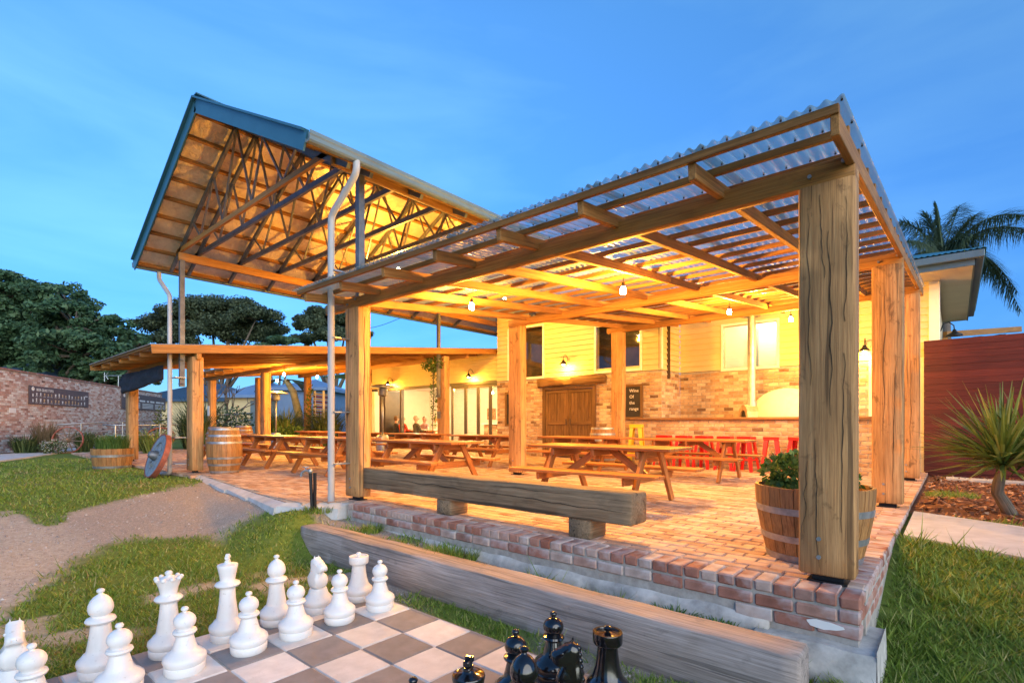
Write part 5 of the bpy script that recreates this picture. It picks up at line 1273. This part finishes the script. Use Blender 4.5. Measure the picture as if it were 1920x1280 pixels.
P=np.array(P[:n]); n=len(P); a=rg.normal(size=(n,3))*np.array([1,1,.35]); a/=np.linalg.norm(a,axis=1)[:,None]; b_=np.cross(a,np.array([0,0,1.])+rg.normal(size=(n,3))*.4); b_/=np.linalg.norm(b_,axis=1)[:,None]
l_=rg.uniform(.015,.05,n)[:,None]; w_=rg.uniform(.006,.016,n)[:,None]
o=quads('bark_mulch',np.stack([P-a*l_-b_*w_,P+a*l_-b_*w_,P+a*l_+b_*w_,P-a*l_+b_*w_],1),'mulch_chip'); tag(o,'brown bark mulch chips beside the terrace','mulch',kind='stuff')
rg=np.random.default_rng(9); P=[]
for X,d in zip(rg.uniform(-60,1700,60000),2+9.5*rg.random(60000)):
    r_=ray(X); x=CAM[0]+r_[0]*d; y=CAM[1]+r_[1]*d
    if y>.2 or x>.2 or onpave(x,y): continue
    g,s_,mu=surf(x,y)
    if g>.4: P.append((x,y,gz(x,y)+.002))
P=np.array(P); n=len(P); s=(rg.uniform(.004,.010,n)*np.where(rg.random(n)<.06,2.2,1))[:,None]; T=[]
d0=np.array([[1,0,0],[-.5,.87,0],[-.5,-.87,0],[0,0,.9]]); R_=rg.uniform(0,6.28,n)
v_=[np.stack([P[:,0]+s[:,0]*(q[0]*np.cos(R_)-q[1]*np.sin(R_)),P[:,1]+s[:,0]*(q[0]*np.sin(R_)+q[1]*np.cos(R_)),P[:,2]+s[:,0]*q[2]],1) for q in d0]
GVV=np.concatenate([np.stack([v_[0],v_[1],v_[3]],1),np.stack([v_[1],v_[2],v_[3]],1),np.stack([v_[2],v_[0],v_[3]],1)])
o=quads('gravel',GVV,'gravel_chip',None,3); tag(o,'pale loose gravel on the worn path','gravel',kind='stuff')
# ---------------- trees
def leafcloud(rg,C_,R_,n,ls,flat=.5,up=.6):
    d=rg.normal(size=(n,3)); d/=np.linalg.norm(d,axis=1)[:,None]; rr=rg.random(n)**.33
    P=np.array(C_)+d*rr[:,None]*np.array(R_); nn=d*.8+np.array([0,0,up])+rg.normal(size=(n,3))*.5; nn/=np.linalg.norm(nn,axis=1)[:,None]
    a=np.cross(nn,rg.normal(size=(n,3))); a/=np.linalg.norm(a,axis=1)[:,None]; b_=np.cross(nn,a); s=(ls*rg.uniform(.55,1.4,n))[:,None]
    return np.stack([P-a*s,P-b_*s*.5,P+a*s,P+b_*s*.5],1)
def tree(label,name,base,lobes,ls,n,mat,seed,trunk_r=.3,split=.35,cl=7,clr=.33,flat=.55,low=False):
    rg=np.random.default_rng(seed); t=thing(name,label,'tree',base); V=[]; m=MB(); B=Vector(base); top=Vector((base[0],base[1],base[2]+max(.5,(min(l[2]-l[5] for l in lobes)-base[2])*split+.5)))
    m.tube([B,B.lerp(top,.5)+Vector((.1,0,0)),top],[trunk_r,trunk_r*.8,trunk_r*.65],8)
    tot=sum(l[3]*l[4]*l[5] for l in lobes)
    for (x,y,z,rx_,ry_,rz_) in lobes:
        m.tube([top,top.lerp(Vector((x,y,z-rz_*.4)),.5)+Vector((0,0,rz_*.25)),Vector((x,y,z-rz_*.2))],[trunk_r*.45,trunk_r*.28,trunk_r*.1],6)
        nl=int(n*(rx_*ry_*rz_)/tot); k=max(4,int(cl*1.0)); 
        for c in range(k):
            d=rg.normal(size=3); d/=np.linalg.norm(d); d[2]=d[2] if low else abs(d[2])*.9-.25*(rg.random()<.35); q=.55+.45*rg.random()
            cc=np.array([x,y,z])+d*q*np.array([rx_,ry_,rz_]); sc=clr*rg.uniform(.7,1.35)
            V.append(leafcloud(rg,cc,(rx_*sc,ry_*sc,max(rx_,ry_)*sc*flat),max(8,nl//k),ls))
            if c%3==0:
                s0=Vector((x,y,z-rz_*.2)); m.tube([s0,s0.lerp(Vector(cc),.6)+Vector((0,0,.1)),Vector(cc)],[trunk_r*.12,trunk_r*.08,trunk_r*.03],5)
    m.build('trunk','trunk_wood',t,True); quads('crown',np.concatenate(V),mat,t); return t
def lob(px,py,d,rpx,rpy,rd=None):   # lobe from image place and size at depth d
    x,y=at(px,d); rx_=rpx/FPX*d; return (x,y,zat(py,d),rx_,rx_ if rd is None else rd,rpy/FPX*d)
D=44; r=random.Random(3); LB=[]
for px_,py_,a_,b_ in((-60,640,90,60),(10,600,85,55),(0,545,60,40),(70,570,75,50),(60,640,90,60),(140,600,70,45),(150,660,80,40),(215,635,55,38),(220,680,60,30),(120,555,55,30),(-90,580,80,60),(285,668,45,22),(40,690,80,40),(120,700,70,26),(190,712,60,22),(250,705,50,20),(250,650,40,20)): LB.append(lob(px_,py_,D+r.uniform(-3,3),a_,b_))
p=at(70,D); tree('huge dark evergreen tree filling the far left behind the brick wall','evergreen_tree',(p[0],p[1],-.3),LB,.20,110000,'tree_dark',5,.7,.3,40,.24,.5,True)
D=52; LB=[lob(*q[:2],D+r.uniform(-2,2),*q[2:]) for q in((300,612,40,18),(345,592,48,20),(395,578,50,18),(440,580,48,18),(480,595,44,18),(505,622,38,16),(430,610,52,18),(370,622,50,16),(325,640,40,14),(470,635,45,14))]
p=at(410,D); tree('wide umbrella shaped tree far behind the verandah','umbrella_tree',(p[0],p[1],-.3),LB,.145,60000,'tree_olive',6,.55,.35,30,.36,.62)
D=46; LB=[lob(*q[:2],D+r.uniform(-2,2),*q[2:]) for q in((580,612,30,20),(610,592,34,18),(650,605,34,18),(682,632,18,14),(570,638,22,14),(625,630,40,16))]
p=at(625,D); tree('rounded tree far behind the downpipe post','umbrella_tree',(p[0],p[1],-.3),LB,.14,38000,'tree_olive',7,.45,.35,28,.36,.62)
p=at(520,40); LB=[lob(*q[:2],40,*q[2:]) for q in((530,640,26,12),(500,655,30,10),(545,665,26,10))]; tree('low bushy tree between the two far umbrella trees','umbrella_tree',(p[0],p[1],-.3),LB,.15,10000,'tree_dark',8,.3,.3,9,.35,.4)
# bare branching frangipani by the verandah
def bare(label,px,d,h,seed):
    rr=random.Random(seed); x,y=at(px,d); t=thing('bare_tree',label,'tree',(x,y,-.05)); m=MB()
    def br(p,dv,l,r_,k):
        q=p+dv*l; m.tube([p,p.lerp(q,.5)+Vector((rr.uniform(-.05,.05),rr.uniform(-.05,.05),0)),q],[r_,r_*.85,r_*.7],6)
        if k:
            for _ in range(2 if k>1 else 3): br(q,(dv+Vector((rr.uniform(-.7,.7),rr.uniform(-.7,.7),rr.uniform(-.1,.4)))).normalized(),l*.72,r_*.66,k-1)
    for _ in range(3): br(Vector((x,y,-.1)),Vector((rr.uniform(-.3,.3),rr.uniform(-.3,.3),1)).normalized(),h*.34,.07,3)
    m.build('trunk','trunk_wood',t,True)
bare('bare forked pale tree left of the rear verandah post',385,26,4.2,3); bare('small bare forked tree right of the rear verandah post',418,28,3.6,5)
# palm
pd=22; x,y=at(1768,pd); zc=zat(478,pd); pt=thing('palm_tree','feathery palm tree rising behind the right roof eave','palm',(x,y,-.2)); m=MB(); m.tube([(x,y,-.2),(x+.1,y,4),(x,y,zc-.2)],[.28,.2,.16],10); m.build('trunk','trunk_wood',pt,True)
rg=np.random.default_rng(12)
def frond(tip_px,tip_py,arch,droop,seed,L=None,name='frond'):
    rg=np.random.default_rng(seed); td=pd+rg.uniform(-1.2,1.2); tx,ty=at(tip_px,td); T=Vector((tx,ty,zat(tip_py,td))); B=Vector((x,y,zc-.15)); C1=B.lerp(T,.45)+Vector((0,0,arch)); 
    n=46; pts=[]; 
    for i in range(n+1):
        s=i/n; pts.append(B*(1-s)**2+C1*2*s*(1-s)+T*s*s)
    m=MB(); m.tube(pts[::5]+[pts[-1]],[.035*(1-.8*i/(len(pts[::5]))) for i in range(len(pts[::5])+1)],5); fo=m.build(name,'palm_leaf',pt,True)
    V=[]
    for i in range(5,n):
        p=pts[i]; d=(pts[i+1]-p).normalized(); sd=d.cross(Vector((0,0,1)))
        if sd.length<.05: sd=Vector((1,0,0))
        sd.normalize(); s=i/n; ll=.95*math.sin(PI*min(1,.12+s*.88))**.6+.12
        for sg in(-1,1):
            for k in range(5):
                v=(sd*sg*rg.uniform(.4,1)+d*rg.uniform(.3,.9)+Vector((0,0,rg.uniform(-1.0,.35)-droop))).normalized(); l2=ll*rg.uniform(.6,1.1); w_=Vector((0,0,1)).cross(v); w_=w_.normalized()*.012 if w_.length>.01 else Vector((.012,0,0)); p0=p+d*(k*.02)
                mid=p0+v*l2*.55; tip=p0+v*l2+Vector((0,0,-l2*.22)); V+=[p0-w_,p0+w_,mid+w_,mid-w_,mid-w_,mid+w_,tip,tip]
    # degenerate tips avoided by a hair's width
    A=np.array([tuple(q) for q in V],dtype=np.float32).reshape(-1,4,3); A[1::2,3]+=np.array([.002,0,0]); quads('leaflets',A,'palm_leaf',fo)
for k,(a,b_,ar,dr) in enumerate(((1925,405,1.5,.1),(1915,585,2.6,.5),(1908,548,1.9,.5),(1690,415,.6,.15),(1700,452,.5,.3),(1755,385,.3,.0),(1800,385,.4,.0),(1830,402,.5,.05),(1715,478,.5,.4),(1840,470,.6,.4),(1735,400,.2,0),(1780,520,.9,.5),(1950,440,1.6,.2),(1820,440,.3,.2))): frond(a,b_,ar,dr,40+k)
# spiky cordyline at the right
x,y=1.01,4.79; z=gz(x,y); yt=thing('spiky_yucca','spiky green sword leaved plant on a curved trunk in the bark bed','plant',(x,y,z))
p2=at(1872,depth(x,y)-.05); H=Vector((p2[0],p2[1],zat(905,depth(x,y)))); m=MB(); q=Vector((x,y,z)); q1=at(1878,depth(x,y)); m.tube([q+Vector((0,0,-.05)),Vector((q1[0]+.02,q1[1],z+.14)),Vector((q1[0]-.04,q1[1],z+.26)),H,H+Vector((0.02,0,.12))],[.075,.066,.06,.06,.05],10); m.build('trunk','trunk_wood',yt,True)
rg=np.random.default_rng(30); V=[]
for hub,n,L0 in((H+Vector((.04,0,.26)),260,.92),(H+Vector((.30,.25,.34)),160,.8)):
    for k in range(n):
        a=rg.uniform(0,2*PI); el=math.asin(rg.uniform(-.30,.99)); v=Vector((math.cos(a)*math.cos(el),math.sin(a)*math.cos(el),math.sin(el))); l2=L0*rg.uniform(.7,1.1)*(1 if el>-.1 else .7); sd=v.cross(Vector((0,0,1))).normalized(); wd=.021*rg.uniform(.7,1.2); b0=hub+v*.04+Vector((0,0,rg.uniform(-.1,.1)))
        mid=b0+v*l2*.5+Vector((0,0,.02)); tip=b0+v*l2-Vector((0,0,.05*l2*(1.2-el))); up_=sd.cross(v)*wd*.45
        V+=[b0-sd*wd*.7,b0,mid+up_*-1,mid-sd*wd, b0,b0+sd*wd*.7,mid+sd*wd,mid+up_*-1, mid-sd*wd,mid-up_,tip,tip-sd*.002, mid-up_,mid+sd*wd,tip+sd*.002,tip]
quads('leaves',np.array([tuple(v) for v in V],dtype=np.float32),'sword_leaf',yt)
# ---------------- garden bed before the brick wall and behind the verandah
def shrub(label,px,d,r_,h,n,mat,seed,ls=.07,fl=None,name='garden_shrub'):
    x,y=at(px,d); t=thing(name,label,'shrub',(x,y,-.05)); leafball('foliage',(x,y,h*.45),r_,r_,h*.55,n,ls,mat,None,parent=t,seed=seed)
    if fl: leafball('flowers',(x,y,h*.55),r_*1.02,r_*1.02,h*.55,fl[1],.05,fl[0],None,parent=t,seed=seed+50)
    m=MB(); m.tube([(x,y,-.1),(x,y,h*.5)],.02,5); m.build('stem','trunk_wood',t); return t
def gc(label,px,d,r0,h,n,mat,seed,wd=.014,lean=.6): x,y=at(px,d); return grassclump(label,(x,y,-.06),r0,h,n,mat,wd,'garden_plant','plant',lean,seed)
gc('green strappy plant before the brick wall below the beer glass sign',48,18.6,.3,.75,260,'shrub_leaf',61,.02,.9)
gc('brown feathery reed clump beside the spoked wheel',85,19.2,.3,1.25,520,'reed_leaf',62,.008,.35)
shrub('low white flowering shrub in front of the spoked wheel',100,18.4,.42,.42,520,'shrub_leaf',63,.07,('flower_white',220))
shrub('low white flowering shrub by the handrail post left',180,20.5,.55,.5,560,'shrub_leaf',64,.07,('flower_white',240)); shrub('white flowering shrub by the verandah post',205,21.0,.45,.55,460,'shrub_leaf',65,.07,('flower_white',180))
gc('green strappy plant behind the handrail',158,20.0,.25,.9,220,'shrub_leaf',66,.018,.6)
gc('spiky agave like plant behind the leaning wheel',292,18.2,.35,1.0,260,'sword_leaf',67,.022,.9); gc('spiky green plant at the wall foot behind the left verandah post',262,19.5,.3,.9,220,'shrub_leaf',68,.02,.8)
shrub('slim leafy shrub before the text sign',302,20.0,.25,1.7,420,'shrub_leaf',69,.10)
gc('tall spiky green plant behind the front barrel',372,21,.5,1.7,380,'shrub_leaf',70,.03,.7); gc('spiky dracaena plant behind the second verandah row',372,23,.4,2.4,240,'shrub_leaf',71,.03,.5)
shrub('dark shrub with red flowers behind the rear handrail',432,25,1.1,1.9,1500,'tree_dark',72,.13,('flower_red',130))
gc('spiky green yucca behind the patio heater',532,24.0,.35,2.0,300,'sword_leaf',73,.035,1.0); shrub('rounded green shrub behind the patio heater',545,22.8,.9,.95,1500,'herb_leaf',74,.10); shrub('yellow green shrub left of the slatted fence',525,22.6,.6,.8,900,'herb_leaf',75,.10)
gc('dark spiky plant right of the rear verandah post',612,23.5,.4,2.0,320,'shrub_leaf',76,.03,.8); shrub('climbing green vine on the rear verandah post',582,23.7,.22,2.9,420,'herb_leaf',77,.10)
# pale curved banana trunk
p=at(555,25.5); t=thing('banana_plant','pale curved banana trunk with drooping leaves behind the verandah','plant',(p[0],p[1],-.05)); m=MB(); q=[at(a,25.5) for a in(562,560,550,536)]; m.tube([(q[0][0],q[0][1],-.1),(q[1][0],q[1][1],1.5),(q[2][0],q[2][1],2.6),(q[3][0],q[3][1],3.2)],[.22,.2,.17,.12],10); m.build('trunk','banana_bark',t,True)
rg=np.random.default_rng(80); V=[]
for k in range(9):
    a=rg.uniform(0,6.28); b0=Vector((q[3][0],q[3][1],3.1)); v=Vector((math.cos(a),math.sin(a),.5)); sd=Vector((-math.sin(a),math.cos(a),0))*.22; P=[b0+v*(s*1.5)+Vector((0,0,-1.3*s*s)) for s in(0,.25,.5,.75,1)]
    for i in range(4): w0=math.sin(PI*(i*.25+.05)); w1=math.sin(PI*min(.97,(i+1)*.25)); V+=[P[i]-sd*w0,P[i]+sd*w0,P[i+1]+sd*w1,P[i+1]-sd*w1]
quads('leaves',np.array([tuple(v) for v in V],dtype=np.float32),'shrub_leaf',t)
# vine on the post before the folding doors
t=thing('climbing_vine','leafy vine climbing the post and beam before the folding doors','vine',(-11.9,6.9,0))
leafball('foliage',(-12.0,6.8,2.9),.5,.25,.22,420,.09,'herb_leaf',None,parent=t,seed=90); leafball('foliage',(-12.05,6.85,1.9),.09,.12,1.1,320,.07,'herb_leaf',None,parent=t,seed=91)
m=MB(); m.tube([(-12.0,6.8,0),(-12.06,6.8,1.0),(-12.0,6.8,2.0),(-12.05,6.8,2.9)],.015,6); m.build('stem','trunk_wood',t,True)
# hand rails
def rail(label,pts,posts):
    t=thing('hand_rail',label,'railing',(pts[0][0],pts[0][1],0)); m=MB(); m.tube(pts,.024,8); m.build('top_rail','galv',t,True); m=MB(); m.tube([(a,b_,c-.35) for a,b_,c in pts],.018,8); m.build('mid_rail','galv',t,True)
    for x,y,z in posts: m=MB(); m.tube([(x,y,-.1),(x,y,z)],.024,8); m.build('post','galv',t)
def rp(px,py,d): q=at(px,d); return (q[0],q[1],zat(py,d))
rail('galvanised hand rail along the path before the brick wall',[rp(106,796,19.2),rp(152,793,19.8),rp(315,787,22)],[rp(152,793,19.8),rp(230,790,20.8)])
rail('second galvanised hand rail nearer the left verandah post',[rp(193,796,17.5),rp(216,797,17.4),rp(330,796,19)],[rp(216,797,17.4),rp(300,796,18.5)])
rail('galvanised hand rail on the rear ramp behind the barrels',[rp(355,781,23),rp(440,776,25),rp(475,774,26)],[rp(434,776,24.8),rp(443,776,25.2),rp(470,774,26)])
# far sheds and houses
def shed(label,name,x0p,x1p,d,zt,ridge,wmat,rmat,dep=6,door=None):
    A=Vector((*at(x0p,d),0)); B=Vector((*at(x1p,d),0)); u=(B-A).normalized(); n_=Vector((-u.y,u.x,0)); n_=n_ if n_.dot(Vector((*FX,0)))>0 else -n_
    t=thing(name,label,'building',tuple((A+B)/2)); m=MB(); W=(B-A).length
    P=[A,B,B+n_*dep,A+n_*dep]; m.prism([(p.x,p.y) for p in P],-.2,zt); m.build('wall',wmat,t)
    m=MB(); e=.4; Q=[A-u*e-n_*e,B+u*e-n_*e,B+u*e+n_*(dep+e),A-u*e+n_*(dep+e)]; r0=(Q[0]+Q[3])/2+u*(dep*.35); r1=(Q[1]+Q[2])/2-u*(dep*.35)
    vs=[(*q.xy,zt) for q in Q]+[(*r0.xy,ridge),(*r1.xy,ridge)]+[(*q.xy,zt-.18) for q in Q]
    m.add(vs,[[0,1,5,4],[1,2,5],[2,3,4,5],[3,0,4],[6,7,1,0],[7,8,2,1],[8,9,3,2],[9,6,0,3],[9,8,7,6]]); m.build('roof',rmat,t)
    if door:
        a,b_,h,mt=door; m=MB(); p=A+u*a-n_*.03; q=A+u*b_-n_*.03; m.bar((p.x,p.y,h/2-.05),(q.x,q.y,h/2-.05),.06,h); m.build('door',mt,t)
    return t
shed('pale house with blue metal roof and light blue door beyond the verandah','far_house',425,505,34,2.9,4.2,'cladding','shed_blue',6,(1.6,2.7,2.6,'gutter_paint'))
shed('blue metal shed behind the patio heater','metal_shed',520,604,31,3.2,3.9,'shed_blue','shed_blue',5)
shed('house with dark blue hip roof beyond the brick garden wall','far_house',-160,62,38,3.6,6.1,'cladding','roof_blue',10)
shed('low building with dark blue roof behind the far end of the brick wall','far_house',250,420,42,3.0,4.6,'cladding','roof_blue',9)
t=thing('slat_fence','short white and red horizontal slat screen behind the verandah','fence',(*at(602,24.5),0))
for k in range(11):
    A=at(588,24.5); B=at(622,26); m=MB(); z=1.2+k*.125; m.bar((A[0],A[1],z),(B[0],B[1],z),.03,.085); m.build('slat','wheel_rim' if k%2 else 'cladding',t)
for q in(589,606): A=at(q,24.6); m=MB(); m.box((A[0]-.04,A[1]-.02,-.1),(A[0]+.04,A[1]+.06,2.6)); m.build('post','white_trim',t)
an=thing('tv_antenna','small pale television antenna above the brick wall','antenna',(*at(196,36),0)); m=MB(); a=rp(228,704,36); b_=rp(196,704,36); m.tube([a,b_],.03,5); m.tube([rp(196,698,36),rp(196,715,36)],.03,5); m.tube([rp(203,698,36),rp(198,704,36),rp(203,711,36)],.03,5); c_=rp(222,704,36); m.tube([c_,(c_[0],c_[1],0)],.03,5); m.build('frame','galv',an)
m=MB(); a=Vector(rp(640,611,45)); b_=Vector(rp(760,592,34)); m.tube([a.lerp(b_,k/10)+Vector((0,0,-.5*math.sin(PI*k/10))) for k in range(11)],.02,5); q=b_; tag(m.build('power_line','steel_black'),'thin overhead power line against the sky','power line')
# low retaining timber along the verandah garden
m=MB(); A=at(520,21.5); B=at(640,24); m.rough((A[0],A[1],.12),(B[0],B[1],.12),.18,.3,10,.01,.01); tag(m.build('garden_edging','sleeper_wood',None,50),'timber edging of the garden bed behind the verandah','edging')
